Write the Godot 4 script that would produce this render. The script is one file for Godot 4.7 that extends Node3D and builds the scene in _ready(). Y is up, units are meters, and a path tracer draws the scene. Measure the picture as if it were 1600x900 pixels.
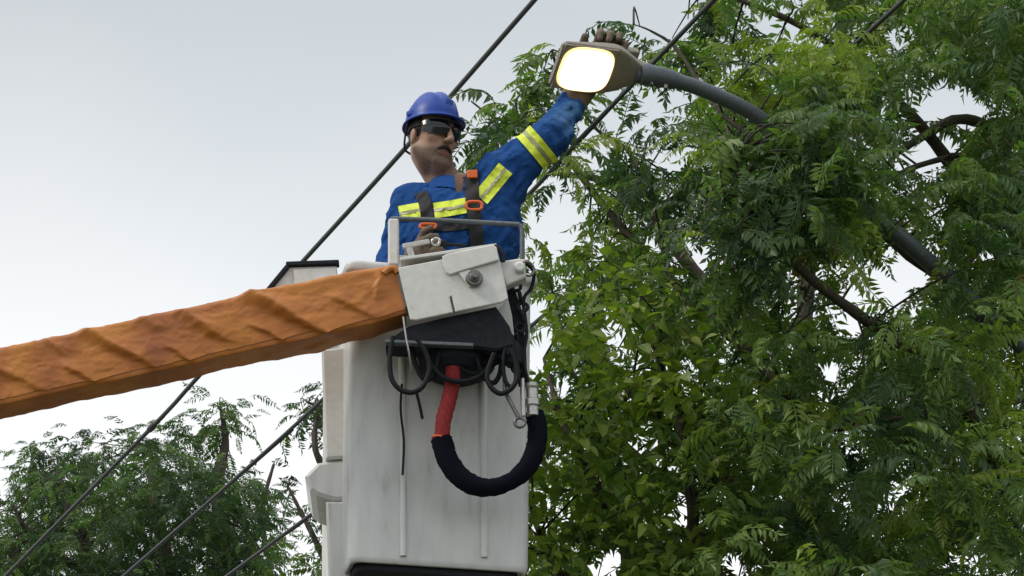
extends Node3D

# ------------------------------------------------------------------ camera numbers
const PITCH := 0.384            # 22 degrees up
const FOCAL := 7040.0           # in pixels of a 1600 x 900 frame
const EYE := Vector3(0, 1.6, 0)
const DIST := 14.0              # metres over the ground to the bucket
var view_basis := Basis(Vector3.RIGHT, PITCH)
var mats := {}
var fine := FastNoiseLite.new()

# a pixel of the photograph gives a direction; the depth dz (metres towards the camera from the bucket's plane) or a height gives the place
func ray(px: float, py: float) -> Vector3:
	return view_basis * Vector3((px - 800.0) / FOCAL, -(py - 450.0) / FOCAL, -1.0)
func P(px: float, py: float, dz: float) -> Vector3:
	var d := ray(px, py)
	return EYE + d * ((-DIST + dz) / d.z)
func at_height(px: float, py: float, y: float) -> Vector3:
	var d := ray(px, py)
	return EYE + d * ((y - EYE.y) / d.y)
func pixel_of(p: Vector3) -> Vector2:
	var q := view_basis.transposed() * (p - EYE)
	return Vector2(800.0 - q.x / q.z * FOCAL, 450.0 + q.y / q.z * FOCAL)

# ------------------------------------------------------------------ mesh collecting
class MB:
	var v := PackedVector3Array()
	var n := PackedVector3Array()
	var c := PackedColorArray()
	func tri(a: Vector3, b: Vector3, d: Vector3, na: Vector3, nb: Vector3, nd: Vector3) -> void:
		if (b - a).cross(d - a).dot(na + nb + nd) > 0.0:
			v.append(a); v.append(d); v.append(b)
			n.append(na); n.append(nd); n.append(nb)
		else:
			v.append(a); v.append(b); v.append(d)
			n.append(na); n.append(nb); n.append(nd)
	func flat(a: Vector3, b: Vector3, d: Vector3, out: Vector3) -> void:
		var m := (b - a).cross(d - a).normalized()
		if m.dot(out) < 0.0:
			m = -m
		tri(a, b, d, m, m, m)
	func quad(a: Vector3, b: Vector3, d: Vector3, e: Vector3, out: Vector3) -> void:
		flat(a, b, d, out)
		flat(a, d, e, out)

func offset_of(node: Node) -> Vector3:
	var o := Vector3.ZERO
	while node is Node3D and node != self:
		o += node.position
		node = node.get_parent()
	return o

func white(n: int) -> PackedColorArray:
	var c := PackedColorArray()
	c.resize(n)
	c.fill(Color.WHITE)
	return c

func array_mesh(v: PackedVector3Array, n: PackedVector3Array, c := PackedColorArray()) -> ArrayMesh:
	var a := []
	a.resize(Mesh.ARRAY_MAX)
	a[Mesh.ARRAY_VERTEX] = v
	a[Mesh.ARRAY_NORMAL] = n
	if c.size() == v.size() and c.size() > 0:
		a[Mesh.ARRAY_COLOR] = c
	var m := ArrayMesh.new()
	m.add_surface_from_arrays(Mesh.PRIMITIVE_TRIANGLES, a)
	return m

func put(mb: MB, called: String, m: Material, parent: Node) -> MeshInstance3D:
	var o := MeshInstance3D.new()
	o.name = called
	var off := offset_of(parent)
	o.mesh = array_mesh(Transform3D(Basis(), -off) * mb.v, mb.n, mb.c)
	o.material_override = m
	parent.add_child(o, true)
	return o

func thing(called: String, label: String, category: String, at: Vector3, group := "") -> Node3D:
	var o := Node3D.new()
	o.name = called
	add_child(o, true)
	o.position = at
	o.set_meta("label", label)
	o.set_meta("category", category)
	if group:
		o.set_meta("group", group)
	return o

# a box with rounded edges
func rbox(mb: MB, x: Transform3D, size: Vector3, b: float) -> void:
	var h := size / 2.0
	b = minf(b, minf(h.x, minf(h.y, h.z)) * 0.98)
	for axis in 3:
		for s in [-1.0, 1.0]:
			var g := []
			var u := (axis + 1) % 3
			var w := (axis + 2) % 3
			var hu: float = h[u]
			var hw: float = h[w]
			for i in [-hu, -hu + b, hu - b, hu]:
				var row := []
				for j in [-hw, -hw + b, hw - b, hw]:
					var p := Vector3.ZERO
					p[axis] = s * h[axis]
					p[u] = i
					p[w] = j
					var inner := p.clamp(-(h - Vector3.ONE * b), h - Vector3.ONE * b)
					var nn := (p - inner).normalized()
					row.append([x * (inner + nn * b), (x.basis * nn).normalized()])
				g.append(row)
			for i in 3:
				for j in 3:
					var a = g[i][j]; var c = g[i + 1][j]; var d = g[i + 1][j + 1]; var e = g[i][j + 1]
					mb.tri(a[0], c[0], d[0], a[1], c[1], d[1])
					mb.tri(a[0], d[0], e[0], a[1], d[1], e[1])

func bar(mb: MB, a: Vector3, b: Vector3, width: float, depth: float, bevel: float, facing := Vector3.BACK) -> void:
	var y := (b - a).normalized()
	var x := y.cross(facing).normalized()
	var z := x.cross(y).normalized()
	rbox(mb, Transform3D(Basis(x, y, z), (a + b) / 2.0), Vector3(width, (b - a).length(), depth), bevel)

func smooth_path(pts: Array, steps: int) -> PackedVector3Array:
	var out := PackedVector3Array()
	for i in pts.size() - 1:
		var p0: Vector3 = pts[maxi(i - 1, 0)]
		var p1: Vector3 = pts[i]
		var p2: Vector3 = pts[i + 1]
		var p3: Vector3 = pts[mini(i + 2, pts.size() - 1)]
		for k in steps:
			out.append(p1.cubic_interpolate(p2, p0, p3, float(k) / steps))
	out.append(pts[-1])
	return out

# a tube along a path; radii: one number or one per point
func tube(mb: MB, pts: PackedVector3Array, radii, seg := 10, lumps := 0.0) -> void:
	var ring_before := []
	var dir := (pts[1] - pts[0]).normalized()
	var side := dir.cross(Vector3.UP if absf(dir.y) < 0.9 else Vector3.RIGHT).normalized()
	for i in pts.size():
		var t: Vector3
		if i == 0:
			t = pts[1] - pts[0]
		elif i == pts.size() - 1:
			t = pts[i] - pts[i - 1]
		else:
			t = pts[i + 1] - pts[i - 1]
		t = t.normalized()
		side = (side - t * side.dot(t)).normalized()
		var up := t.cross(side)
		var r: float = radii if not (radii is Array) else radii[i]
		var ring := []
		for k in seg:
			var a := TAU * k / seg
			var nn := side * cos(a) + up * sin(a)
			var rr := r
			if lumps > 0.0:
				rr += minf(lumps, r * 0.16) * fine.get_noise_3dv((pts[i] + nn * r) * 60.0)
			ring.append([pts[i] + nn * rr, nn])
		if i > 0:
			for k in seg:
				var a = ring_before[k]; var b = ring_before[(k + 1) % seg]; var c = ring[(k + 1) % seg]; var d = ring[k]
				mb.tri(a[0], b[0], c[0], a[1], b[1], c[1])
				mb.tri(a[0], c[0], d[0], a[1], c[1], d[1])
		if i == 0 or i == pts.size() - 1:
			var out := -t if i == 0 else t
			for k in range(1, seg - 1):
				mb.tri(ring[0][0], ring[k][0], ring[k + 1][0], out, out, out)
		ring_before = ring

func straight(mb: MB, a: Vector3, b: Vector3, r: float, seg := 10) -> void:
	tube(mb, PackedVector3Array([a, b]), r, seg)

# outline (world points that share one z), pushed back by thickness, its edges bevelled
func plate(mb: MB, pts: Array, thick: float, bevel: float) -> void:
	var n := pts.size()
	var area := 0.0
	for i in n:
		var a: Vector3 = pts[i]
		var b: Vector3 = pts[(i + 1) % n]
		area += a.x * b.y - b.x * a.y
	if area < 0.0:
		pts = pts.duplicate()
		pts.reverse()
	var inset := []
	for i in n:
		var a: Vector3 = pts[(i + n - 1) % n]
		var b: Vector3 = pts[i]
		var c: Vector3 = pts[(i + 1) % n]
		var d1 := Vector2(b.x - a.x, b.y - a.y).normalized()
		var d2 := Vector2(c.x - b.x, c.y - b.y).normalized()
		var n1 := Vector2(-d1.y, d1.x)
		var n2 := Vector2(-d2.y, d2.x)
		var m := (n1 + n2).normalized()
		var l := bevel / maxf(0.35, m.dot(n1))
		inset.append(b + Vector3(m.x * l, m.y * l, 0))
	var flat2 := PackedVector2Array()
	for p in inset:
		flat2.append(Vector2(p.x, p.y))
	var idx := Geometry2D.triangulate_polygon(flat2)
	var back := Vector3(0, 0, -thick)
	var bz := Vector3(0, 0, -bevel)
	for k in range(0, idx.size(), 3):
		mb.flat(inset[idx[k]], inset[idx[k + 1]], inset[idx[k + 2]], Vector3.BACK)
		mb.flat(inset[idx[k]] + back, inset[idx[k + 1]] + back, inset[idx[k + 2]] + back, Vector3.FORWARD)
	for i in n:
		var j := (i + 1) % n
		var a: Vector3 = pts[i]
		var b: Vector3 = pts[j]
		var out := Vector3(b.y - a.y, -(b.x - a.x), 0).normalized()
		mb.quad(inset[i], inset[j], b + bz, a + bz, out + Vector3.BACK)
		mb.quad(a + bz, b + bz, b + back - bz, a + back - bz, out)
		mb.quad(a + back - bz, b + back - bz, inset[j] + back, inset[i] + back, out + Vector3.FORWARD)

func px_plate(mb: MB, px: Array, dz: float, thick: float, bevel := 0.004) -> void:
	var pts := []
	for p in px:
		pts.append(P(p[0], p[1], dz))
	plate(mb, pts, thick, bevel)

# a sheet of points with smooth normals; wrap closes it in the second direction; away: a function of the point giving an outward hint
func sheet(mb: MB, g: Array, wrap: bool, flip := false) -> void:
	var rows := g.size()
	var cols: int = g[0].size()
	var nn := []
	for i in rows:
		var row := []
		for j in cols:
			var du: Vector3 = g[mini(i + 1, rows - 1)][j] - g[maxi(i - 1, 0)][j]
			var dv: Vector3
			if wrap:
				dv = g[i][(j + 1) % cols] - g[i][(j + cols - 1) % cols]
			else:
				dv = g[i][mini(j + 1, cols - 1)] - g[i][maxi(j - 1, 0)]
			var m := du.cross(dv).normalized()
			row.append(-m if flip else m)
		nn.append(row)
	for i in rows - 1:
		for j in (cols if wrap else cols - 1):
			var k := (j + 1) % cols
			mb.tri(g[i][j], g[i + 1][j], g[i + 1][k], nn[i][j], nn[i + 1][j], nn[i + 1][k])
			mb.tri(g[i][j], g[i + 1][k], g[i][k], nn[i][j], nn[i + 1][k], nn[i][k])

func cap(mb: MB, ring: Array, out: Vector3) -> void:
	var c := Vector3.ZERO
	for p in ring:
		c += p / ring.size()
	for i in ring.size():
		mb.flat(c, ring[i], ring[(i + 1) % ring.size()], out)

# turned shape: profile of [along, radius] round an axis
func lathe(mb: MB, at: Vector3, axis: Vector3, profile: Array, seg := 20, hard := true) -> void:
	axis = axis.normalized()
	var s := axis.cross(Vector3.UP if absf(axis.y) < 0.9 else Vector3.RIGHT).normalized()
	var u := axis.cross(s)
	for i in profile.size() - 1:
		var p: Array = profile[i]
		var q: Array = profile[i + 1]
		var dl := Vector2(q[0] - p[0], q[1] - p[1])
		var nl := Vector2(-dl.y, dl.x).normalized()   # (along, out)
		for k in seg:
			var a0 := TAU * k / seg
			var a1 := TAU * (k + 1) / seg
			var d0 := s * cos(a0) + u * sin(a0)
			var d1 := s * cos(a1) + u * sin(a1)
			var n0 := axis * nl.x + d0 * nl.y
			var n1 := axis * nl.x + d1 * nl.y
			if nl == Vector2.ZERO:
				continue
			mb.tri(at + axis * p[0] + d0 * p[1], at + axis * q[0] + d0 * q[1], at + axis * q[0] + d1 * q[1], n0, n0, n1)
			mb.tri(at + axis * p[0] + d0 * p[1], at + axis * q[0] + d1 * q[1], at + axis * p[0] + d1 * p[1], n0, n1, n1)

func torus(mb: MB, at: Vector3, axis: Vector3, r: float, rr: float, seg := 16, from := 0.0, to := TAU) -> void:
	axis = axis.normalized()
	var s := axis.cross(Vector3.UP if absf(axis.y) < 0.9 else Vector3.RIGHT).normalized()
	var u := axis.cross(s)
	var pts := PackedVector3Array()
	for k in seg + 1:
		var a := from + (to - from) * k / seg
		pts.append(at + (s * cos(a) + u * sin(a)) * r)
	tube(mb, pts, rr, 8)

# ------------------------------------------------------------------ distance field for bodies and cloth
class Field:
	var o: Vector3
	var h: float
	var nx: int
	var ny: int
	var nz: int
	var d: PackedFloat32Array
	func _init(lo: Vector3, hi: Vector3, cell: float) -> void:
		o = lo
		h = cell
		nx = int((hi.x - lo.x) / cell) + 2
		ny = int((hi.y - lo.y) / cell) + 2
		nz = int((hi.z - lo.z) / cell) + 2
		d.resize(nx * ny * nz)
		d.fill(10.0)
	func span(lo: Vector3, hi: Vector3) -> Array:
		var a := ((lo - o) / h).floor()
		var b := ((hi - o) / h).ceil()
		return [maxi(0, int(a.x)), mini(nx - 1, int(b.x)), maxi(0, int(a.y)), mini(ny - 1, int(b.y)), maxi(0, int(a.z)), mini(nz - 1, int(b.z))]
	func cap(a: Vector3, b: Vector3, ra: float, rb: float, k: float) -> void:
		var m := Vector3.ONE * (maxf(ra, rb) + k + 4.0 * h)
		var s := span(a.min(b) - m, a.max(b) + m)
		var ba := b - a
		var l2 := maxf(ba.length_squared(), 1e-9)
		for z in range(s[4], s[5] + 1):
			for y in range(s[2], s[3] + 1):
				var i: int = (z * ny + y) * nx + s[0]
				for x in range(s[0], s[1] + 1):
					var pa := o + Vector3(x, y, z) * h - a
					var t := clampf(pa.dot(ba) / l2, 0.0, 1.0)
					var e := (pa - ba * t).length() - ra - (rb - ra) * t
					var f := d[i]
					var q := maxf(k - absf(f - e), 0.0) / k
					d[i] = minf(f, e) - q * q * k * 0.25
					i += 1
	func ell(c: Vector3, b: Basis, r: Vector3, k: float, cut := false) -> void:
		var m := Vector3.ONE * (maxf(r.x, maxf(r.y, r.z)) + k + 4.0 * h)
		var s := span(c - m, c + m)
		var inv := b.transposed()
		var r2 := r * r
		for z in range(s[4], s[5] + 1):
			for y in range(s[2], s[3] + 1):
				var i: int = (z * ny + y) * nx + s[0]
				for x in range(s[0], s[1] + 1):
					var p := inv * (o + Vector3(x, y, z) * h - c)
					var k0 := (p / r).length()
					var k1 := maxf((p / r2).length(), 1e-6)
					var e := k0 * (k0 - 1.0) / k1
					var f := d[i]
					if cut:
						var g := -e
						var q := maxf(k - absf(f - g), 0.0) / k
						d[i] = maxf(f, g) + q * q * k * 0.25
					else:
						var q := maxf(k - absf(f - e), 0.0) / k
						d[i] = minf(f, e) - q * q * k * 0.25
					i += 1
	func plane_cut(n: Vector3, c: float) -> void:   # keeps what lies under the plane n.p = c
		for z in nz:
			for y in ny:
				var i := (z * ny + y) * nx
				for x in nx:
					var e := n.dot(o + Vector3(x, y, z) * h) - c
					if e > d[i]:
						d[i] = e
					i += 1
	func warp(f: Callable) -> void:
		for z in nz:
			for y in ny:
				var i := (z * ny + y) * nx
				for x in nx:
					if absf(d[i]) < 0.05:
						d[i] += f.call(o + Vector3(x, y, z) * h)
					i += 1
	func sample(p: Vector3) -> float:
		var q := (p - o) / h
		var x := int(q.x); var y := int(q.y); var z := int(q.z)
		if x < 0 or y < 0 or z < 0 or x >= nx - 1 or y >= ny - 1 or z >= nz - 1:
			return 10.0
		var fx := q.x - x; var fy := q.y - y; var fz := q.z - z
		var i := (z * ny + y) * nx + x
		var j := i + nx * ny
		var a := lerpf(lerpf(d[i], d[i + 1], fx), lerpf(d[i + nx], d[i + nx + 1], fx), fy)
		var b := lerpf(lerpf(d[j], d[j + 1], fx), lerpf(d[j + nx], d[j + nx + 1], fx), fy)
		return lerpf(a, b, fz)
	func hit(from: Vector3, dir: Vector3, most: float) -> Vector3:
		var t := 0.0
		var step := h * 0.3
		while t < most:
			if sample(from + dir * t) < 0.0:
				return from + dir * t
			t += step
		return Vector3.INF
	func mesh(mb: MB, paint = null) -> void:   # surface nets
		var at := {}
		var pts := PackedVector3Array()
		var nor := PackedVector3Array()
		var sx := 1
		var sy := nx
		var sz := nx * ny
		var corner := [0, sx, sy, sx + sy, sz, sx + sz, sy + sz, sx + sy + sz]
		var places := [Vector3(0, 0, 0), Vector3(1, 0, 0), Vector3(0, 1, 0), Vector3(1, 1, 0), Vector3(0, 0, 1), Vector3(1, 0, 1), Vector3(0, 1, 1), Vector3(1, 1, 1)]
		var edges := [[0, 1], [2, 3], [4, 5], [6, 7], [0, 2], [1, 3], [4, 6], [5, 7], [0, 4], [1, 5], [2, 6], [3, 7]]
		for z in nz - 1:
			for y in ny - 1:
				var i := (z * ny + y) * nx
				for x in nx - 1:
					var d0 := d[i]
					if d0 > -3.0 * h and d0 < 3.0 * h:
						var inside := 0
						for k in 8:
							if d[i + corner[k]] < 0.0:
								inside += 1
						if inside > 0 and inside < 8:
							var sum := Vector3.ZERO
							var n := 0
							for e in edges:
								var a := d[i + corner[e[0]]]
								var b := d[i + corner[e[1]]]
								if (a < 0.0) != (b < 0.0):
									sum += places[e[0]].lerp(places[e[1]], a / (a - b))
									n += 1
							at[i] = pts.size()
							var p := o + (Vector3(x, y, z) + sum / n) * h
							pts.append(p)
							var g := Vector3(
								d[i + 1] - d[i] + d[i + sy + 1] - d[i + sy] + d[i + sz + 1] - d[i + sz] + d[i + sy + sz + 1] - d[i + sy + sz],
								d[i + sy] - d[i] + d[i + sy + 1] - d[i + 1] + d[i + sz + sy] - d[i + sz] + d[i + sy + sz + 1] - d[i + sz + 1],
								d[i + sz] - d[i] + d[i + sz + 1] - d[i + 1] + d[i + sz + sy] - d[i + sy] + d[i + sz + sy + 1] - d[i + sy + 1])
							nor.append(g.normalized())
					i += 1
		var steps := [sx, sy, sz]
		for i in at:
			for axis in 3:
				var a := d[i]
				var b := d[i + steps[axis]]
				if (a < 0.0) == (b < 0.0):
					continue
				var u: int = steps[(axis + 1) % 3]
				var w: int = steps[(axis + 2) % 3]
				if at.has(i - u) and at.has(i - w) and at.has(i - u - w):
					var q := [at[i], at[i - u], at[i - u - w], at[i - w]]
					for t in [[0, 1, 2], [0, 2, 3]]:
						mb.tri(pts[q[t[0]]], pts[q[t[1]]], pts[q[t[2]]], nor[q[t[0]]], nor[q[t[1]]], nor[q[t[2]]])
		if paint != null:
			for k in range(mb.c.size(), mb.v.size()):
				mb.c.append(paint.call(mb.v[k]))

# ------------------------------------------------------------------ materials
func lin(r: float, g: float, b: float) -> Color:
	return Color(r, g, b).linear_to_srgb()

func plain(called: String, color: Color, rough: float, metal := 0.0) -> StandardMaterial3D:
	var m := StandardMaterial3D.new()
	m.resource_name = called
	m.albedo_color = color
	m.roughness = rough
	m.metallic = metal
	mats[called] = m
	return m

func noise_texture(seed_: int, freq: float, octaves: int, stops: Array, side := 512, gain := 0.55) -> NoiseTexture2D:
	var f := FastNoiseLite.new()
	f.seed = seed_
	f.noise_type = FastNoiseLite.TYPE_SIMPLEX_SMOOTH
	f.frequency = freq
	f.fractal_octaves = octaves
	f.fractal_gain = gain
	var t := NoiseTexture2D.new()
	t.width = side
	t.height = side
	t.seamless = true
	t.noise = f
	if stops:
		var g := Gradient.new()
		var offs := PackedFloat32Array()
		var cols := PackedColorArray()
		for s in stops:
			offs.append(s[0])
			cols.append(s[1])
		g.offsets = offs
		g.colors = cols
		t.color_ramp = g
	return t

func textured(called: String, rough: float, metal: float, tex: Texture2D, scale: Vector3, bump: Texture2D = null, bump_cm := 0.0) -> StandardMaterial3D:
	var m := plain(called, Color.WHITE, rough, metal)
	m.albedo_texture = tex
	m.uv1_triplanar = true
	m.uv1_world_triplanar = true
	m.uv1_scale = scale
	if bump:
		m.heightmap_enabled = true
		m.heightmap_texture = bump
		m.heightmap_scale = bump_cm
	return m

func make_materials() -> void:
	var grey_bump := noise_texture(5, 0.02, 4, [])
	var weave := noise_texture(9, 0.12, 2, [])
	# white fibreglass with grime: streaks run down, so the pattern is stretched along y
	textured("fibreglass", 0.42, 0.0, noise_texture(11, 0.012, 5, [[0.0, lin(0.38, 0.38, 0.36)], [0.25, lin(0.52, 0.53, 0.52)], [0.5, lin(0.57, 0.58, 0.57)], [1.0, lin(0.62, 0.63, 0.62)]]), Vector3(2.2, 0.55, 2.2), grey_bump, 0.05)
	textured("white_paint", 0.4, 0.0, noise_texture(21, 0.015, 5, [[0.0, lin(0.50, 0.49, 0.46)], [0.2, lin(0.60, 0.60, 0.57)], [0.5, lin(0.63, 0.63, 0.60)], [1.0, lin(0.68, 0.68, 0.65)]]), Vector3(3, 3, 3), grey_bump, 0.03)
	textured("dark_steel", 0.7, 0.0, noise_texture(41, 0.03, 4, [[0.0, lin(0.010, 0.012, 0.016)], [0.55, lin(0.016, 0.019, 0.025)], [1.0, lin(0.026, 0.028, 0.034)]]), Vector3(2, 2, 2)).metallic_specular = 0.3
	textured("bolt_steel", 0.4, 0.8, noise_texture(42, 0.03, 4, [[0.0, lin(0.08, 0.08, 0.08)], [1.0, lin(0.28, 0.28, 0.27)]]), Vector3(8, 8, 8))
	textured("bright_steel", 0.35, 0.8, noise_texture(43, 0.03, 4, [[0.0, lin(0.3, 0.29, 0.27)], [1.0, lin(0.62, 0.61, 0.58)]]), Vector3(8, 8, 8))
	textured("galvanised", 0.55, 0.35, noise_texture(51, 0.03, 4, [[0.0, lin(0.08, 0.095, 0.11)], [1.0, lin(0.15, 0.17, 0.185)]]), Vector3(4, 4, 4))
	textured("lamp_metal", 0.55, 0.1, noise_texture(52, 0.03, 4, [[0.0, lin(0.19, 0.165, 0.13)], [1.0, lin(0.30, 0.265, 0.21)]]), Vector3(4, 4, 4))  # the warm brown tint paints in the lamp's glare
	textured("orange_vinyl", 0.55, 0.0, noise_texture(61, 0.006, 5, [[0.0, lin(0.27, 0.075, 0.016)], [0.40, lin(0.38, 0.122, 0.016)], [0.6, lin(0.45, 0.158, 0.018)], [1.0, lin(0.50, 0.195, 0.028)]]), Vector3(0.9, 0.9, 0.9), weave, 0.02)
	plain("rubber", lin(0.010, 0.011, 0.014), 0.6).metallic_specular = 0.3
	textured("hose_sleeve", 0.85, 0.0, noise_texture(71, 0.06, 3, [[0.0, lin(0.003, 0.004, 0.008)], [1.0, lin(0.013, 0.015, 0.024)]]), Vector3(6, 6, 6), weave, 0.3).metallic_specular = 0.15
	textured("red_webbing", 0.8, 0.0, noise_texture(72, 0.05, 3, [[0.0, lin(0.12, 0.008, 0.010)], [0.5, lin(0.24, 0.012, 0.014)], [1.0, lin(0.45, 0.04, 0.03)]]), Vector3(9, 1.2, 9), weave, 0.1)
	textured("shirt_cloth", 0.9, 0.0, noise_texture(81, 0.02, 4, [[0.0, lin(0.013, 0.055, 0.19)], [1.0, lin(0.020, 0.080, 0.27)]]), Vector3(4, 4, 4), weave, 0.03).metallic_specular = 0.2
	textured("trouser_cloth", 0.9, 0.0, noise_texture(82, 0.02, 3, [[0.0, lin(0.012, 0.025, 0.07)], [1.0, lin(0.018, 0.035, 0.1)]]), Vector3(4, 4, 4))
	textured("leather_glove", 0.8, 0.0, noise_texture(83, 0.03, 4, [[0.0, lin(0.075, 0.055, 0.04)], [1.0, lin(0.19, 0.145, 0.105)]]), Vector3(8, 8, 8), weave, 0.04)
	textured("hi_vis", 0.6, 0.0, noise_texture(84, 0.03, 3, [[0.0, lin(0.55, 0.66, 0.03)], [1.0, lin(0.72, 0.85, 0.06)]]), Vector3(6, 6, 6))
	plain("reflective_tape", lin(0.30, 0.32, 0.16), 0.4)
	plain("harness_web", lin(0.016, 0.016, 0.018), 0.85)
	plain("buckle_orange", lin(0.70, 0.13, 0.02), 0.45)
	var hm := plain("helmet_plastic", lin(0.010, 0.052, 0.31), 0.42)
	hm.clearcoat_enabled = true
	hm.clearcoat = 0.05
	hm.clearcoat_roughness = 0.3
	hm.metallic_specular = 0.4
	plain("dark_lens", lin(0.008, 0.012, 0.015), 0.12)
	plain("hair", lin(0.012, 0.009, 0.008), 0.7)
	var sk := plain("skin", Color.WHITE, 0.55)
	sk.vertex_color_use_as_albedo = true
	sk.subsurf_scatter_enabled = true
	sk.subsurf_scatter_strength = 0.08
	plain("boot_leather", lin(0.03, 0.02, 0.015), 0.6)
	textured("bark", 0.9, 0.0, noise_texture(91, 0.04, 4, [[0.0, lin(0.035, 0.028, 0.022)], [1.0, lin(0.11, 0.09, 0.07)]]), Vector3(6, 2, 6), grey_bump, 0.4)
	plain("twig", lin(0.035, 0.03, 0.022), 0.9)
	plain("wire", lin(0.045, 0.05, 0.055), 0.6)
	textured("ground_grass", 0.95, 0.0, noise_texture(95, 0.03, 5, [[0.0, lin(0.05, 0.06, 0.03)], [0.5, lin(0.10, 0.10, 0.07)], [1.0, lin(0.16, 0.15, 0.12)]]), Vector3(0.3, 0.3, 0.3))
	var lf := plain("foliage", Color.WHITE, 0.45)
	lf.vertex_color_use_as_albedo = true
	lf.backlight_enabled = true
	lf.backlight = lin(0.75, 0.95, 0.3)
	var em := plain("lamp_glow", lin(0.9, 0.88, 0.8), 0.5)
	em.emission_enabled = true
	em.emission = lin(1.0, 0.93, 0.74)
	em.emission_energy_multiplier = 2.4
	var er := plain("lamp_halo", lin(0.9, 0.8, 0.5), 0.5)  # glowing edge added to draw the lamp's warm halo
	er.emission_enabled = true
	er.emission = lin(1.0, 0.70, 0.22)
	er.emission_energy_multiplier = 1.1

# ------------------------------------------------------------------ sky
func sky_panorama() -> ImageTexture:
	var w := 768
	var h := 384
	var im := Image.create(w, h, false, Image.FORMAT_RGBF)
	var f := FastNoiseLite.new()
	f.seed = 4
	f.noise_type = FastNoiseLite.TYPE_SIMPLEX_SMOOTH
	f.frequency = 1.0
	f.fractal_octaves = 4
	for y in h:
		var el := 90.0 - (y + 0.5) / h * 180.0
		for x in w:
			var az := TAU * (x + 0.5) / w
			var e := deg_to_rad(el)
			var p := Vector3(cos(e) * cos(az), sin(e), cos(e) * sin(az))
			var cloud := f.get_noise_3dv(p * Vector3(7.0, 12.0, 7.0))
			var t := smoothstep(18.8, 26.0, el + cloud * 2.5)
			var c := Color(0.93, 0.945, 0.965).lerp(Color(0.535, 0.580, 0.615), t)
			c = c.lerp(Color(1.36, 1.40, 1.45), smoothstep(27.0, 80.0, el))
			c = c * (1.0 + 0.16 * cloud)
			if el < 0.0:
				c = Color(0.16, 0.16, 0.15)
			im.set_pixel(x, y, c)
	return ImageTexture.create_from_image(im)

# ==================================================================
func _ready() -> void:
	# camera
	var cam := Camera3D.new()
	cam.name = "camera"
	cam.fov = rad_to_deg(2.0 * atan(450.0 / FOCAL))
	cam.near = 0.5
	cam.far = 600.0
	add_child(cam)
	cam.position = EYE
	cam.basis = view_basis
	cam.current = true
	# sky and exposure
	var env := Environment.new()
	env.background_mode = Environment.BG_SKY
	var sky := Sky.new()
	var sm := PanoramaSkyMaterial.new()
	sm.panorama = sky_panorama()
	sky.sky_material = sm
	env.sky = sky
	env.background_energy_multiplier = 1.0
	env.tonemap_mode = Environment.TONE_MAPPER_LINEAR
	env.tonemap_exposure = 1.15
	env.sdfgi_enabled = true
	env.ssao_enabled = true
	env.ssil_enabled = true
	var we := WorldEnvironment.new()
	we.name = "environment"
	we.environment = env
	add_child(we)
	# overcast sun
	var sun := DirectionalLight3D.new()
	sun.name = "sun"
	sun.light_color = Color(1.0, 0.96, 0.90)
	sun.light_energy = 0.5
	sun.light_angular_distance = 14.0
	sun.shadow_enabled = true
	add_child(sun)
	sun.look_at_from_position(Vector3.ZERO, -Vector3(-0.70, 0.74, 0.24))

	fine.seed = 3
	fine.noise_type = FastNoiseLite.TYPE_SIMPLEX_SMOOTH
	fine.frequency = 1.0
	make_materials()

	build_ground()
	build_lift()
	build_street_lamp()
	build_wires()
	build_trees()
	build_person()

func build_ground() -> void:
	var mb := MB.new()
	var n := 24
	for i in n:
		for j in n:
			var a := Vector3(-300 + 600.0 * i / n, 0, -300 + 600.0 * j / n)
			var s := 600.0 / n
			mb.quad(a, a + Vector3(s, 0, 0), a + Vector3(s, 0, s), a + Vector3(0, 0, s), Vector3.UP)
	var g := put(mb, "ground", mats.ground_grass, self)
	g.set_meta("kind", "structure")

# ------------------------------------------------------------------ the lift: boom, bucket and what hangs from it
var bc: Vector3       # bucket centre on its floor
var bu: Vector3       # bucket's right
var bv: Vector3       # bucket's front
const YAW := 0.20

func rounded(hu: float, hw: float, r: float, y: float) -> Array:
	var out := []
	for q in 4:
		var sx: float = [1, -1, -1, 1][q]
		var sz: float = [1, 1, -1, -1][q]
		for k in 7:
			var a := (q + k / 6.0) * PI / 2.0
			out.append(bc + bu * (sx * (hu - r) + r * cos(a)) + bv * (sz * (hw - r) + r * sin(a)) + Vector3(0, y, 0))
	return out

# point on the bucket's front face under that pixel, lifted off it
func on_front(px: float, py: float, off := 0.0) -> Vector3:
	var d := ray(px, py)
	var p0 := bc + bv * (0.30 + off)
	return EYE + d * ((p0 - EYE).dot(bv) / d.dot(bv))

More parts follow.
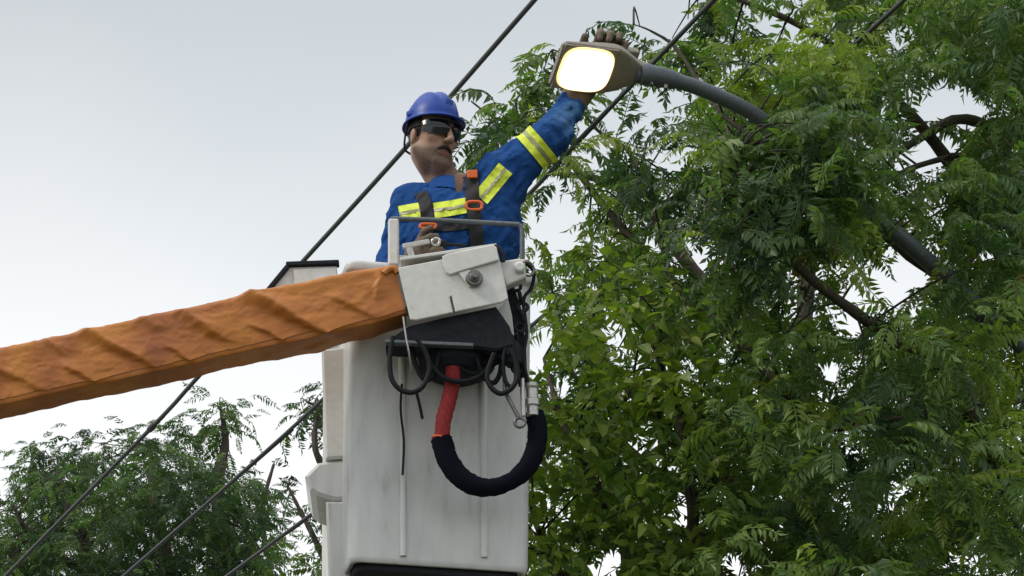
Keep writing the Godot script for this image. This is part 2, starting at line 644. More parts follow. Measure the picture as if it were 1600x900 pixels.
func build_lift() -> void:
	bu = Vector3(cos(YAW), 0, -sin(YAW))
	bv = Vector3(sin(YAW), 0, cos(YAW))
	bc = P(688, 884, 0.294) - bv * 0.30
	var lift := thing("aerial_lift", "white bucket lift with orange covered boom carrying a worker", "lift", bc)
	# bucket: a hollow tub
	var mb := MB.new()
	var prof := [[0.012, 0.272], [0.0, 0.282], [0.004, 0.287], [0.02, 0.293], [0.3, 0.296], [0.7, 0.299], [0.985, 0.302], [0.99, 0.304], [0.994, 0.316], [1.0, 0.321], [1.015, 0.322], [1.025, 0.319], [1.029, 0.312], [1.029, 0.302], [1.025, 0.293], [1.015, 0.289], [0.6, 0.284], [0.05, 0.28], [0.04, 0.27]]
	var rings := []
	for p in prof:
		rings.append(rounded(p[1], p[1], 0.032, p[0]))
	sheet(mb, rings, true, true)
	cap(mb, rings[0], Vector3.DOWN)
	cap(mb, rings[-1], Vector3.UP)
	var bucket := put(mb, "bucket", mats.fibreglass, lift)
	mb = MB.new()
	var under := [rounded(0.262, 0.262, 0.05, -0.02), rounded(0.268, 0.268, 0.05, -0.016), rounded(0.268, 0.268, 0.05, 0.016)]
	sheet(mb, under, true, true)
	cap(mb, under[0], Vector3.DOWN)
	put(mb, "bottom_plate", mats.dark_steel, bucket)
	for r in [[630.0, 560.0, 869.0], [757.0, 560.0, 871.0]]:
		mb = MB.new()
		var a := on_front(r[0] - 2, r[1], 0.0)
		var b := on_front(r[0], r[2], -0.004)
		var path := PackedVector3Array()
		for k in 13:
			path.append(a.lerp(b, k / 12.0))
		var rad := []
		for k in 13:
			rad.append(0.0125)
		rad[12] = 0.011
		tube(mb, path, rad, 14)
		put(mb, "rib", mats.fibreglass, bucket)
	# the step on the bucket's side and the upper side panel
	mb = MB.new()
	px_plate(mb, [[476, 743], [497, 722], [520, 719], [566, 716], [566, 782], [520, 781], [494, 773], [484, 765]], 0.20, 0.30, 0.012)
	put(mb, "side_step", mats.fibreglass, bucket)
	mb = MB.new()
	px_plate(mb, [[502, 546], [548, 540], [553, 714], [508, 717]], 0.205, 0.24, 0.008)
	put(mb, "side_panel", mats.white_paint, bucket)
	mb = MB.new()
	px_plate(mb, [[509, 783], [553, 783], [553, 930], [514, 930]], 0.205, 0.24, 0.008)
	put(mb, "side_panel", mats.fibreglass, bucket)

	build_cover(lift)

	# boom head: side plates, top plate, tab, bolt
	mb = MB.new()
	px_plate(mb, [[622, 418], [690, 405], [778, 395], [789, 440], [794, 466], [785, 472], [711.5, 487], [706, 463], [702.5, 464], [708, 488], [650, 500], [641, 499]], 0.535, 0.012, 0.003)
	var head := put(mb, "boom_head", mats.white_paint, lift)
	mb = MB.new()
	px_plate(mb, [[622, 418], [690, 405], [778, 395], [789, 440], [794, 466], [785, 472], [650, 500], [641, 499]], 0.36, 0.012, 0.003)
	put(mb, "back_plate", mats.white_paint, head)
	mb = MB.new()
	var t0 := P(626, 419, 0.447)
	var t1 := P(776, 397, 0.447)
	bar(mb, t0, t1, 0.012, 0.160, 0.003)
	put(mb, "top_plate", mats.white_paint, head)
	mb = MB.new()
	px_plate(mb, [[691, 400], [700, 396], [770, 382], [776, 386], [780, 406], [731, 420], [703, 429], [697, 426], [692, 414]], 0.548, 0.010, 0.003)
	var tab := put(mb, "cover_tab", mats.white_paint, head)
	mb = MB.new()
	px_plate(mb, [[716, 426], [733, 421], [748, 430], [742, 446], [733, 448]], 0.545, 0.008, 0.002)
	put(mb, "bolt_lug", mats.white_paint, head)
	mb = MB.new()
	tube(mb, smooth_path([P(772, 385, 0.53), P(779, 388, 0.53), P(784, 397, 0.53), P(786, 409, 0.53)], 5), 0.008, 8)
	put(mb, "edge_trim", mats.dark_steel, head)
	mb = MB.new()
	lathe(mb, P(741, 435, 0.548), Vector3(0.1, -0.05, 1), [[0.022, 0.0], [0.022, 0.010], [0.018, 0.012], [0.018, 0.0135], [0.014, 0.0165], [0.010, 0.017], [0.010, 0.024], [0.006, 0.027], [0.0, 0.028], [-0.006, 0.028]], 22)
	var bolt := put(mb, "pivot_bolt", mats.bolt_steel, head)
	mb = MB.new()
	lathe(mb, P(741, 435, 0.548) + Vector3(0.1, -0.05, 1).normalized() * 0.02, Vector3(0.1, -0.05, 1), [[0.016, 0.0], [0.016, 0.009], [0.013, 0.0105], [0.0, 0.0105]], 6)
	put(mb, "hex_head", mats.bolt_steel, bolt)
	# jib end on the right
	mb = MB.new()
	px_plate(mb, [[776, 409], [808, 404], [820, 405], [822, 432], [812, 437], [791, 446]], 0.50, 0.05, 0.004)
	put(mb, "jib_bracket", mats.white_paint, head)
	mb = MB.new()
	px_plate(mb, [[768, 494], [789, 472], [801, 523], [793, 518], [783, 510]], 0.44, 0.012, 0.003)
	put(mb, "gusset", mats.white_paint, head)
	mb = MB.new()
	lathe(mb, P(812, 418, 0.512), Vector3.BACK, [[0.012, 0.0], [0.012, 0.012], [0.008, 0.017], [0.0, 0.017], [-0.02, 0.017]], 18)
	put(mb, "pin", mats.white_paint, head)
	mb = MB.new()
	torus(mb, P(824, 420, 0.49), Vector3(0.5, 0, 1), 0.024, 0.0045, 20)
	put(mb, "lifting_ring", mats.bolt_steel, head)

	# levelling gear under the head
	mb = MB.new()
	px_plate(mb, [[602, 533], [640, 508], [690, 496], [775, 478], [796, 508], [806, 540], [775, 548], [720, 540]], 0.50, 0.14, 0.008)
	var gear := put(mb, "levelling_bracket", mats.dark_steel, lift)
	mb = MB.new()
	lathe(mb, P(714, 548, 0.36), Vector3.DOWN, [[-0.06, 0.0], [-0.06, 0.118], [-0.052, 0.126], [0.02, 0.128], [0.06, 0.122], [0.085, 0.10], [0.10, 0.07], [0.105, 0.0]], 30)
	put(mb, "rotator", mats.dark_steel, gear)
	mb = MB.new()
	bar(mb, P(602, 535, 0.505), P(740, 541, 0.505), 0.012, 0.03, 0.003)
	put(mb, "lower_flange", mats.galvanised, gear)
	mb = MB.new()
	for k in 5:
		rbox(mb, Transform3D(Basis(Vector3.UP, 0.3 * k), P(770 + k * 8, 520 + k * 9, 0.46)), Vector3(0.06, 0.07, 0.06), 0.012)
	put(mb, "valve_block", mats.dark_steel, gear)
	# hanging strap of the cover
	mb = MB.new()
	tube(mb, smooth_path([P(630, 495, 0.545), P(634, 525, 0.54), P(639, 552, 0.53), P(643, 578, 0.50)], 5), 0.0035, 6)
	put(mb, "cover_strap", mats.bright_steel, lift)
	# hoses
	var loops := [
		[[614, 526], [609, 560], [612, 592], [626, 609], [645, 613], [662, 602], [671, 575], [664, 548], [650, 530]],
		[[772, 552], [761, 586], [768, 606], [783, 615], [800, 606], [809, 588], [806, 566], [797, 545]],
		[[790, 540], [786, 570], [790, 596], [800, 604], [806, 590], [804, 560], [800, 530]],
		[[655, 528], [668, 560], [690, 588], [720, 596], [752, 586], [772, 556], [778, 530]],
		[[640, 530], [648, 566], [662, 592], [676, 588], [684, 560], [688, 536]],
		[[742, 530], [746, 562], [757, 590], [772, 598], [782, 580], [784, 545]],
		[[700, 528], [712, 566], [738, 584], [764, 574], [792, 556], [812, 566], [820, 600]],
		[[650, 532], [680, 556], [700, 575], [722, 570], [748, 574], [766, 556]],
	]
	for i in loops.size():
		mb = MB.new()
		var pts := []
		for p in loops[i]:
			pts.append(P(p[0], p[1], 0.515 - 0.012 * i))
		tube(mb, smooth_path(pts, 6), 0.0085 if i != 2 else 0.007, 9)
		put(mb, "hydraulic_hose", mats.rubber, lift)
	mb = MB.new()
	var red := []
	for p in [[708, 575], [706, 605], [700, 630], [693, 658], [690, 692]]:
		red.append(P(p[0], p[1], 0.44))
	tube(mb, smooth_path(red, 8), 0.025, 14, 0.005)
	put(mb, "red_hose_sleeve", mats.red_webbing, lift)
	mb = MB.new()
	var black := []
	for p in [[690, 686], [697, 712], [712, 738], [735, 756], [765, 762], [796, 753], [822, 732], [836, 704], [840, 672], [835, 645]]:
		black.append(P(p[0], p[1], 0.44))
	var bp := smooth_path(black, 8)
	var br := []
	for k in bp.size():
		var t := float(k) / (bp.size() - 1)
		br.append(0.035 - 0.009 * sin(PI * clampf((t - 0.35) * 3.0, 0, 1)) * 0.6 - 0.004 * t)
	tube(mb, bp, br, 16, 0.008)
	var sleeve := put(mb, "black_hose_sleeve", mats.hose_sleeve, lift)
	mb = MB.new()
	torus(mb, P(690, 687, 0.44), Vector3(0.25, 1, 0), 0.031, 0.004, 18)
	put(mb, "orange_tie", mats.buckle_orange, sleeve)
	# couplings and rigging on the right
	mb = MB.new()
	lathe(mb, P(831, 600, 0.46), P(833, 655, 0.46) - P(831, 600, 0.46), [[0.0, 0.0], [0.0, 0.022], [0.012, 0.024], [0.02, 0.020], [0.05, 0.019], [0.055, 0.024], [0.075, 0.024], [0.08, 0.019], [0.11, 0.020], [0.115, 0.0]], 16)
	var coup := put(mb, "hose_coupling", mats.bright_steel, lift)
	mb = MB.new()
	straight(mb, P(816, 592, 0.48), P(818, 650, 0.48), 0.008, 8)
	put(mb, "coupling_rod", mats.bright_steel, coup)
	mb = MB.new()
	straight(mb, P(789, 612, 0.48), P(810, 652, 0.48), 0.007, 8)
	straight(mb, P(786, 560, 0.47), P(789, 612, 0.48), 0.006, 8)
	torus(mb, P(812, 660, 0.48), Vector3.BACK, 0.016, 0.006, 18)
	put(mb, "shackle", mats.bolt_steel, lift)
	mb = MB.new()
	for k in 9:
		var c := P(806 + 9 * sin(k * 0.7) + k, 448 + k * 16, 0.45)
		torus(mb, c, Vector3(1 if k % 2 else 0, 0.2, 0 if k % 2 else 1), 0.016, 0.006, 14)
	put(mb, "chain", mats.dark_steel, lift)
	mb = MB.new()
	px_plate(mb, [[790, 448], [803, 445], [814, 480], [822, 540], [824, 600], [810, 602], [806, 545], [800, 490]], 0.43, 0.02, 0.004)
	put(mb, "rigging_strap", mats.dark_steel, lift)
	mb = MB.new()
	tube(mb, smooth_path([P(820, 410, 0.47), P(834, 425, 0.46), P(830, 450, 0.45), P(818, 470, 0.45), P(823, 520, 0.45), P(818, 560, 0.46), P(826, 600, 0.46)], 5), 0.006, 7)
	put(mb, "hydraulic_hose", mats.rubber, lift)
	mb = MB.new()
	tube(mb, smooth_path([P(628, 600, 0.36), P(626, 640, 0.36), P(631, 690, 0.36), P(629, 742, 0.36)], 5), 0.0045, 6)
	put(mb, "cord", mats.rubber, lift)
	mb = MB.new()
	tube(mb, smooth_path([P(650, 612, 0.38), P(655, 630, 0.38), P(660, 654, 0.38)], 4), 0.0055, 6)
	put(mb, "cord", mats.rubber, lift)

	# guard frame above the rim
	mb = MB.new()
	bar(mb, P(615, 418, 0.33), P(615, 345, 0.33), 0.036, 0.05, 0.008)
	var guard := put(mb, "guard_post", mats.white_paint, lift)
	mb = MB.new()
	tube(mb, smooth_path([P(608, 352, 0.335), P(612, 344, 0.335), P(622, 342, 0.335), P(700, 345, 0.335), P(800, 350.5, 0.335), P(811, 352, 0.335), P(815.5, 359, 0.335), P(816, 380, 0.335), P(816, 410, 0.335)], 5), 0.0085, 9)
	put(mb, "guard_rail", mats.galvanised, lift)
	mb = MB.new()
	px_plate(mb, [[622, 398], [690, 400], [700, 425], [622, 425]], 0.335, 0.02, 0.004)
	put(mb, "control_panel", mats.white_paint, lift)
	# control lever
	mb = MB.new()
	bar(mb, P(648, 415, 0.40), P(638, 384, 0.40), 0.022, 0.016, 0.003)
	bar(mb, P(629, 386, 0.40), P(672, 378, 0.40), 0.018, 0.02, 0.004)
	torus(mb, P(681, 378, 0.405), Vector3.BACK, 0.012, 0.006, 16)
	put(mb, "control_lever", mats.bright_steel, lift)
	mb = MB.new()
	straight(mb, P(690, 381, 0.40), P(728, 384, 0.40), 0.006, 8)
	bar(mb, P(686, 381, 0.395), P(698, 382, 0.395), 0.022, 0.022, 0.005)
	put(mb, "lever_handle", mats.rubber, lift)

	# tool tray hung on the bucket's left rim
	mb = MB.new()
	px_plate(mb, [[410, 466], [450, 416], [526, 414], [528, 478], [412, 490]], 0.16, 0.26, 0.006)
	var tray := put(mb, "tool_tray", mats.white_paint, lift)
	mb = MB.new()
	px_plate(mb, [[457, 420], [526, 417], [527, 474], [463, 474]], 0.168, 0.012, 0.003)
	put(mb, "tray_front", mats.white_paint, tray)
	mb = MB.new()
	bar(mb, P(447, 415, 0.155), P(530, 412, 0.155), 0.016, 0.04, 0.004, Vector3.BACK)
	put(mb, "tray_lid", mats.dark_steel, tray)
	mb = MB.new()
	bar(mb, P(408, 467, 0.165), P(450, 416, 0.165), 0.016, 0.02, 0.004)
	put(mb, "tray_edge", mats.dark_steel, tray)

func build_cover(lift: Node3D) -> void:
	var e1 := P(628, 460, 0.455)
	var e0 := P(0, 598, 0.455)
	var ax := (e1 - e0).normalized()
	var up := (Vector3.UP - ax * ax.y).normalized()
	up = (up - Vector3.BACK * up.dot(Vector3.BACK)).normalized()
	var total := (e1 - e0).length()
	# creases: pixel where each crosses the middle, height, width, lean, middle and reach across the face
	var folds := [[30, 0.010, 0.06, 0.13, -0.1, 0.9], [112, 0.012, 0.05, 0.10, -0.6, 0.55], [128, 0.008, 0.04, 0.08, 0.7, 0.5], [202, 0.019, 0.07, 0.115, 0.15, 1.1], [262, 0.010, 0.04, 0.09, -0.7, 0.5], [268, 0.008, 0.05, 0.06, 0.75, 0.4], [338, 0.016, 0.065, 0.10, 0.2, 0.85], [392, 0.011, 0.045, 0.12, -0.65, 0.5], [456, 0.026, 0.085, 0.125, 0.0, 1.4], [540, 0.010, 0.06, 0.12, -0.35, 0.6], [596, 0.010, 0.03, -0.03, 0.3, 0.55]]
	var vary := RandomNumberGenerator.new()
	vary.seed = 5
	var far_x := -60.0
	while far_x > -1200.0:
		folds.append([far_x, vary.randf_range(0.008, 0.02), vary.randf_range(0.04, 0.08), vary.randf_range(0.06, 0.14), vary.randf_range(-0.6, 0.6), vary.randf_range(0.5, 1.2)])
		far_x -= vary.randf_range(50.0, 120.0)
	var g := []
	var hh := 0.093
	var hd := 0.066
	# one turn of the section: up the front, over the top, down the back, then home along the underside
	var turn := []
	for k in 32:
		turn.append(Vector2(lerpf(-0.88, 0.82, k / 31.0), 1.0))
	turn.append_array([Vector2(0.92, 0.97), Vector2(0.98, 0.87), Vector2(1.0, 0.74)])
	for k in 10:
		turn.append(Vector2(1.0, lerpf(0.6, -0.74, k / 9.0)))
	turn.append_array([Vector2(0.98, -0.87), Vector2(0.92, -0.97)])
	for k in 14:
		turn.append(Vector2(lerpf(0.82, -0.88, k / 13.0), -1.0))
	var last_upper := turn.size()
	for k in 15:
		turn.append(Vector2(-1.0, lerpf(-0.92, 0.92, k / 14.0)))
	var m := turn.size()
	var s := -2.6
	while s < total + 0.0001:
		var row := []
		for k in m:
			var q: float = turn[k].x      # up
			var w: float = turn[k].y      # to the camera
			var disp := 0.0
			for f in folds:
				var dx: float = s + q * f[3] * 1.0 + w * 0.03 - f[0] / 466.0 + (0.1 if w < 0.0 else 0.0)
				dx += 0.012 * fine.get_noise_2d(q * 1.7, f[0] * 0.37)
				var y: float = dx / f[2]
				if y > -3.0 and y < 3.5:
					var reach: float = exp(-pow((q - f[4]) / f[5], 4.0))
					# steep on the left, a long slope on the right
					disp += f[1] * 1.25 * reach * (exp(-y * 1.1) if y > 0.0 else exp(-y * y * 7.0)) * (1.0 - 0.6 * smoothstep(0.8, 1.0, q))
			disp += 0.006 * fine.get_noise_3d(s * 4.0, q * 0.9, w * 0.9 + 3.0)
			disp += 0.0022 * clampf(1.0 - absf(fine.get_noise_3d(s * 7.0 + q * 0.9, q * 1.3 - s * 2.0, w + 21.0)) * 4.5, 0.0, 1.0)
			disp += 0.0007 * fine.get_noise_3d(s * 18.0 + q * 2.0, q * 1.6, w * 2.0 + 9.0)
			if q < -0.95:
				disp = disp * 0.4 + 0.006 + 0.010 * fine.get_noise_2d(s * 3.1, 7.0)
			# the sheet is tied tight at the head
			var near := clampf((total - s) / 0.12, 0.0, 1.0)
			disp = disp * (0.3 + 0.7 * near) - 0.008 * (1.0 - near)
			var out := (up * q * hh + Vector3.BACK * w * hd)
			row.append(e0 + ax * s + out + out.normalized() * disp)
		g.append(row)
		s += 0.0065
	var mb := MB.new()
	# the underside is a strip of its own, laced under the front
	var upper := []
	var lower := []
	for row in g:
		var a := []
		var b := []
		for k in last_upper:
			a.append(row[k])
		b.append(row[last_upper - 1] + Vector3(0, 0.004, 0.003))
		for k in range(last_upper, m):
			b.append(row[k])
		b.append(row[0] + Vector3(0, 0.004, -0.003))
		upper.append(a)
		lower.append(b)
	sheet(mb, upper, false, false)
	cap(mb, g[-1], ax)
	var cov := put(mb, "boom_cover", mats.orange_vinyl, lift)
	mb = MB.new()
	sheet(mb, lower, false, false)
	put(mb, "cover_lining", mats.orange_vinyl, cov)
	# a corner knot at the top of the cover's end
	mb = MB.new()
	var knot := []
	for p in [[600, 428], [608, 421], [616, 420], [622, 426]]:
		knot.append(P(p[0], p[1], 0.52))
	tube(mb, smooth_path(knot, 5), 0.012, 10, 0.003)
	put(mb, "cover_corner", mats.orange_vinyl, cov)
	# the boom itself, running on past the cover to the elbow and down to its turret
	mb = MB.new()
	bar(mb, e0 - ax * 5.2, e1 + ax * 0.05, 0.13, 0.085, 0.01)
	put(mb, "boom", mats.white_paint, lift)
	mb = MB.new()
	var el := e0 - ax * 5.2
	bar(mb, el + Vector3(0.1, 0.1, -0.2), Vector3(el.x + 2.0, 1.9, el.z - 0.2), 0.24, 0.22, 0.02)
	put(mb, "lower_boom", mats.white_paint, lift)
	mb = MB.new()
	lathe(mb, Vector3(el.x + 2.0, 0, el.z - 0.2), Vector3.UP, [[0.0, 0.45], [0.3, 0.45], [0.35, 0.3], [2.0, 0.25], [2.0, 0.0]], 24)
	put(mb, "turret", mats.white_paint, lift)

# ------------------------------------------------------------------ street lamp
var lamp_neck: Vector3
var lamp_a: Vector3
var lamp_n: Vector3
var lamp_b: Vector3

func lamp_at(s: float, b: float, n: float) -> Vector3:   # along the head, across it, out of its lit face
	return lamp_neck + lamp_a * s + lamp_b * b + lamp_n * n

func build_street_lamp() -> void:
	lamp_neck = P(1003, 115, 0.02)
	var tip := P(868, 99, 0.15)
	lamp_a = (tip - lamp_neck).normalized()
	lamp_n = Vector3(0.0, -0.80, 0.60)
	lamp_n = (lamp_n - lamp_a * lamp_n.dot(lamp_a)).normalized()
	lamp_b = lamp_n.cross(lamp_a)
	var length := (tip - lamp_neck).length()
	var pole_top := P(1900, 900, -0.75)
	var lamp := thing("street_lamp", "lit street lamp on a curved grey arm held by the worker", "street lamp", Vector3(pole_top.x, 0, pole_top.z))
	# arm
	var pts := []
	for p in [[992, 117, 0.03], [1030, 121, 0.0], [1070, 130, -0.05], [1120, 149, -0.1], [1185, 183, -0.17], [1260, 242, -0.25], [1340, 313, -0.35], [1430, 390, -0.45], [1510, 462, -0.52], [1600, 545, -0.6], [1720, 660, -0.7], [1840, 790, -0.75]]:
		pts.append(P(p[0], p[1], p[2]))
	pts.append(pole_top)
	pts.append(P(1905, 1100, -0.75))
	var path := smooth_path(pts, 8)
	var rad := []
	for k in path.size():
		var x := pixel_of(path[k]).x
		rad.append(0.0265 + 0.003 * smoothstep(1150.0, 1420.0, x) + 0.015 * smoothstep(1600.0, 1900.0, x))
	var mb := MB.new()
	tube(mb, path, rad, 18)
	put(mb, "arm", mats.galvanised, lamp)
	mb = MB.new()
	var foot := Vector3(pole_top.x, 0, pole_top.z)
	tube(mb, PackedVector3Array([foot, foot + Vector3(0, 0.5, 0), foot + Vector3(0, 0.5, 0), P(1905, 1090, -0.75)]), [0.14, 0.14, 0.10, 0.06], 20)
	put(mb, "pole", mats.galvanised, lamp)
	mb = MB.new()
	tube(mb, smooth_path([P(1000, 116, 0.03), P(1016, 117, 0.02), P(1040, 122, -0.01), P(1056, 126, -0.03)], 4), [0.036, 0.037, 0.036, 0.038, 0.036, 0.035, 0.036, 0.036, 0.035, 0.034, 0.033, 0.032, 0.030], 16, 0.002)
	var clamp_ := put(mb, "arm_clamp", mats.galvanised, lamp)
	mb = MB.new()
	for x in [1018.0, 1040.0]:
		lathe(mb, P(x, 128 + (x - 1018) * 0.25, 0.03), Vector3(0, -1, 0.3), [[0.016, 0.0], [0.016, 0.008], [0.0, 0.008]], 6)
	put(mb, "clamp_bolt", mats.bolt_steel, clamp_)
	# head: a flat body that narrows to the neck
	var g := []
	for i in 25:
		var t := i / 24.0
		var s := -0.02 + (length + 0.02) * t
		var hw := lerpf(0.042, 0.125, smoothstep(0.0, 0.42, t)) * 0.715
		var top := lerpf(0.040, 0.050, smoothstep(0.0, 0.3, t)) - 0.036 * smoothstep(0.45, 1.0, t)
		var end := 1.0
		if t > 0.94:
			end = sqrt(maxf(0.02, 1.0 - pow((t - 0.94) / 0.065, 2.0)))
		hw *= lerpf(0.8, 1.0, end)
		top *= lerpf(0.35, 1.0, end)
		var row := []
		for k in 40:
			var a := TAU * k / 40.0
			var cx := cos(a)
			var cy := sin(a)
			var b := pow(absf(cx), 0.55) * signf(cx) * hw
			var n := pow(absf(cy), 0.5) * (lerpf(0.016, 0.012, t) if cy > 0.0 else -top)
			row.append(lamp_at(s, b, n))
		g.append(row)
	mb = MB.new()
	sheet(mb, g, true, true)
	cap(mb, g[0], -lamp_a)
	cap(mb, g[-1], lamp_a)
	var head := put(mb, "lamp_head", mats.lamp_metal, lamp)
	# cooling fins over the body
	for k in 5:
		mb = MB.new()
		var b := -0.06 + 0.03 * k
		bar(mb, lamp_at(0.10, b, -0.058), lamp_at(length * 0.5, b, -0.054), 0.006, 0.02, 0.002, lamp_n)
		put(mb, "cooling_fin", mats.lamp_metal, head)
	# lit face with its frame
	var x := Transform3D(Basis(lamp_a, lamp_b, lamp_a.cross(lamp_b)), Vector3.ZERO)
	mb = MB.new()
	var f0 := length * 0.36
	var f1 := length * 0.985
	var mid := (f0 + f1) / 2.0
	rbox(mb, Transform3D(x.basis, lamp_at(mid, 0, 0.013)), Vector3(f1 - f0, 0.174, 0.010), 0.004)
	put(mb, "lens_frame", mats.lamp_metal, head)
	mb = MB.new()
	var lens_rings := func(h: float, grow_: float) -> Array:
		var out := []
		for k in 48:
			var a := TAU * k / 48.0
			out.append(lamp_at(mid + pow(absf(cos(a)), 0.6) * signf(cos(a)) * ((f1 - f0) / 2.0 - 0.004 + grow_), pow(absf(sin(a)), 0.6) * signf(sin(a)) * (0.086 + grow_), h))
		return out
	var rim := [lens_rings.call(0.018, 0.0), lens_rings.call(0.024, -0.002), lens_rings.call(0.026, -0.006)]
	sheet(mb, rim, true, true)
	put(mb, "lamp_halo_rim", mats.lamp_halo, head)  # added ring: the halo round the lit face, as emission
	mb = MB.new()
	sheet(mb, [rim[2], lens_rings.call(0.029, -0.03), lens_rings.call(0.030, -0.05)], true, true)
	cap(mb, lens_rings.call(0.030, -0.05), lamp_n)
	put(mb, "lamp_lens", mats.lamp_glow, head)
	# photocell box at the back
	mb = MB.new()
	rbox(mb, Transform3D(x.basis, P(982, 86, 0.0)), Vector3(0.065, 0.05, 0.034), 0.006)
	put(mb, "driver_box", mats.lamp_metal, head)
	# its light
	var li := AreaLight3D.new()
	li.name = "lamp_light"
	li.area_size = Vector2(f1 - f0 - 0.02, 0.175)
	li.area_normalize_energy = true
	li.light_energy = 0.12
	li.light_color = Color(1.0, 0.78, 0.48)
	li.shadow_enabled = true
	li.area_range = 30.0
	lamp.add_child(li)
	li.transform = Transform3D(Basis(lamp_a, lamp_n.cross(lamp_a) * -1.0, -lamp_n).orthonormalized(), lamp_at(mid, 0, 0.036) - lamp.position)
	if (-li.transform.basis.z).dot(lamp_n) < 0.0:
		li.transform.basis = Basis(lamp_a, -li.transform.basis.y, lamp_n * -1.0)

# ------------------------------------------------------------------ wires
func build_wires() -> void:
	var wires := [
		["thick dark overhead wire crossing open sky right behind the blue helmet", [[835, 0], [640, 224], [470, 412], [305, 594], [237, 668], [12, 897]], 9.8, 0.0115],
		["overhead wire crossing behind the street lamp and the raised arm", [[1115, 0], [965, 156], [826, 304], [640, 490], [496, 632], [345, 768], [190, 903]], 8.25, 0.0085],
		["lowest overhead wire passing behind the bucket into the tree top", [[1412, 0], [1352, 55], [1100, 280], [800, 535], [506, 788], [430, 845], [355, 900]], 8.25, 0.0085],
	]
	for w in wires:
		var pts := []
		for p in w[1]:
			pts.append(at_height(p[0], p[1], w[2]))
		var d0: Vector3 = (pts[0] - pts[1]).normalized()
		var d1: Vector3 = (pts[-1] - pts[-2]).normalized()
		pts.push_front(pts[0] + d0 * 14.0)
		pts.append(pts[-1] + d1 * 25.0)
		var mb := MB.new()
		tube(mb, smooth_path(pts, 6), w[3], 8)
		var t := thing("power_line", w[0], "wire", pts[2], "overhead wires")
		put(mb, "cable", mats.wire, t)
		if w[2] > 9.7:
			mb = MB.new()
			var c := at_height(237, 668, w[2])
			lathe(mb, c - d1 * 0.05, d1, [[0.0, 0.0], [0.0, 0.014], [0.03, 0.019], [0.07, 0.019], [0.1, 0.014], [0.1, 0.0]], 12)
			put(mb, "splice", mats.wire, t)

# ------------------------------------------------------------------ trees
func leaflet(mb: MB, base: Vector3, dir: Vector3, side: Vector3, l: float, w: float, sag: float) -> void:
	var up := side.cross(dir).normalized()
	var m := base + dir * l * 0.45 - up * w * 0.18
	var a := base + dir * l * 0.42 + side * w * 0.5 + up * w * 0.12
	var b := base + dir * l * 0.42 - side * w * 0.5 + up * w * 0.12
	var t := base + dir * l - up * l * sag
	for q in [[base, a, m], [base, m, b], [a, t, m], [m, t, b]]:
		mb.flat(q[0], q[1], q[2], up)

# a feathered leaf: a drooping stalk with pairs of narrow leaflets
func frond(rng: RandomNumberGenerator, pairs: int, length: float, ll: float, lw: float, droop: float) -> MB:
	var mb := MB.new()
	var pts := PackedVector3Array()
	var bend := rng.randf_range(-0.25, 0.25)
	var n := pairs + 2
	var p := Vector3.ZERO
	for i in n:
		pts.append(p)
		var t := float(i) / (n - 1)
		var dir := Vector3(bend * t, 0.25 - droop * t * 1.3, 1.0 - 0.45 * t * droop).normalized()
		p += dir * length / (n - 1)
	tube(mb, pts, 0.0022, 3)
	for i in range(1, n):
		var t := float(i) / (n - 1)
		var fwd := (pts[i] - pts[i - 1]).normalized()
		var side := fwd.cross(Vector3.UP).normalized()
		var up := side.cross(fwd)
		var size := (0.62 + 0.5 * sin(PI * clampf(t * 0.95 + 0.05, 0, 1))) * rng.randf_range(0.85, 1.12)
		for s in [-1.0, 1.0]:
			if rng.randf() < 0.06:
				continue
			var d: Vector3 = (side * s * rng.randf_range(0.75, 1.0) + fwd * rng.randf_range(0.35, 0.75) - up * rng.randf_range(0.05, 0.75)).normalized()
			var across := d.cross(up).normalized()
			across = (across + up * rng.randf_range(-0.5, 0.5)).normalized()
			leaflet(mb, pts[i], d, across, ll * size, lw * size, rng.randf_range(0.05, 0.3))
	leaflet(mb, pts[n - 1], (pts[n - 1] - pts[n - 2]).normalized(), Vector3.RIGHT, ll, lw, 0.2)
	return mb

# a broad single leaf, cupped along its rib
func broad_leaf(rng: RandomNumberGenerator, l: float, w: float) -> MB:
	var mb := MB.new()
	var rib := []
	var le := []
	var ri := []
	var cup := rng.randf_range(0.1, 0.45)
	var curl := rng.randf_range(0.1, 0.5)
	var n := 6
	for i in n:
		var t := float(i) / (n - 1)
		var half := w * 0.5 * pow(sin(PI * pow(t, 0.72)), 0.8) * rng.randf_range(0.88, 1.1) if i < n - 1 and i > 0 else 0.0
		var c := Vector3(0, -curl * l * t * t, l * t)
		rib.append(c)
		le.append(c + Vector3(-half, half * cup, 0))
		ri.append(c + Vector3(half, half * cup * rng.randf_range(0.4, 1.4), 0))
	for i in n - 1:
		for e in [le, ri]:
			mb.flat(rib[i], e[i], e[i + 1], Vector3.UP)
			mb.flat(rib[i], e[i + 1], rib[i + 1], Vector3.UP)
	straight(mb, Vector3(0, 0.005, -l * 0.35), Vector3.ZERO, 0.0016, 3)
	return mb

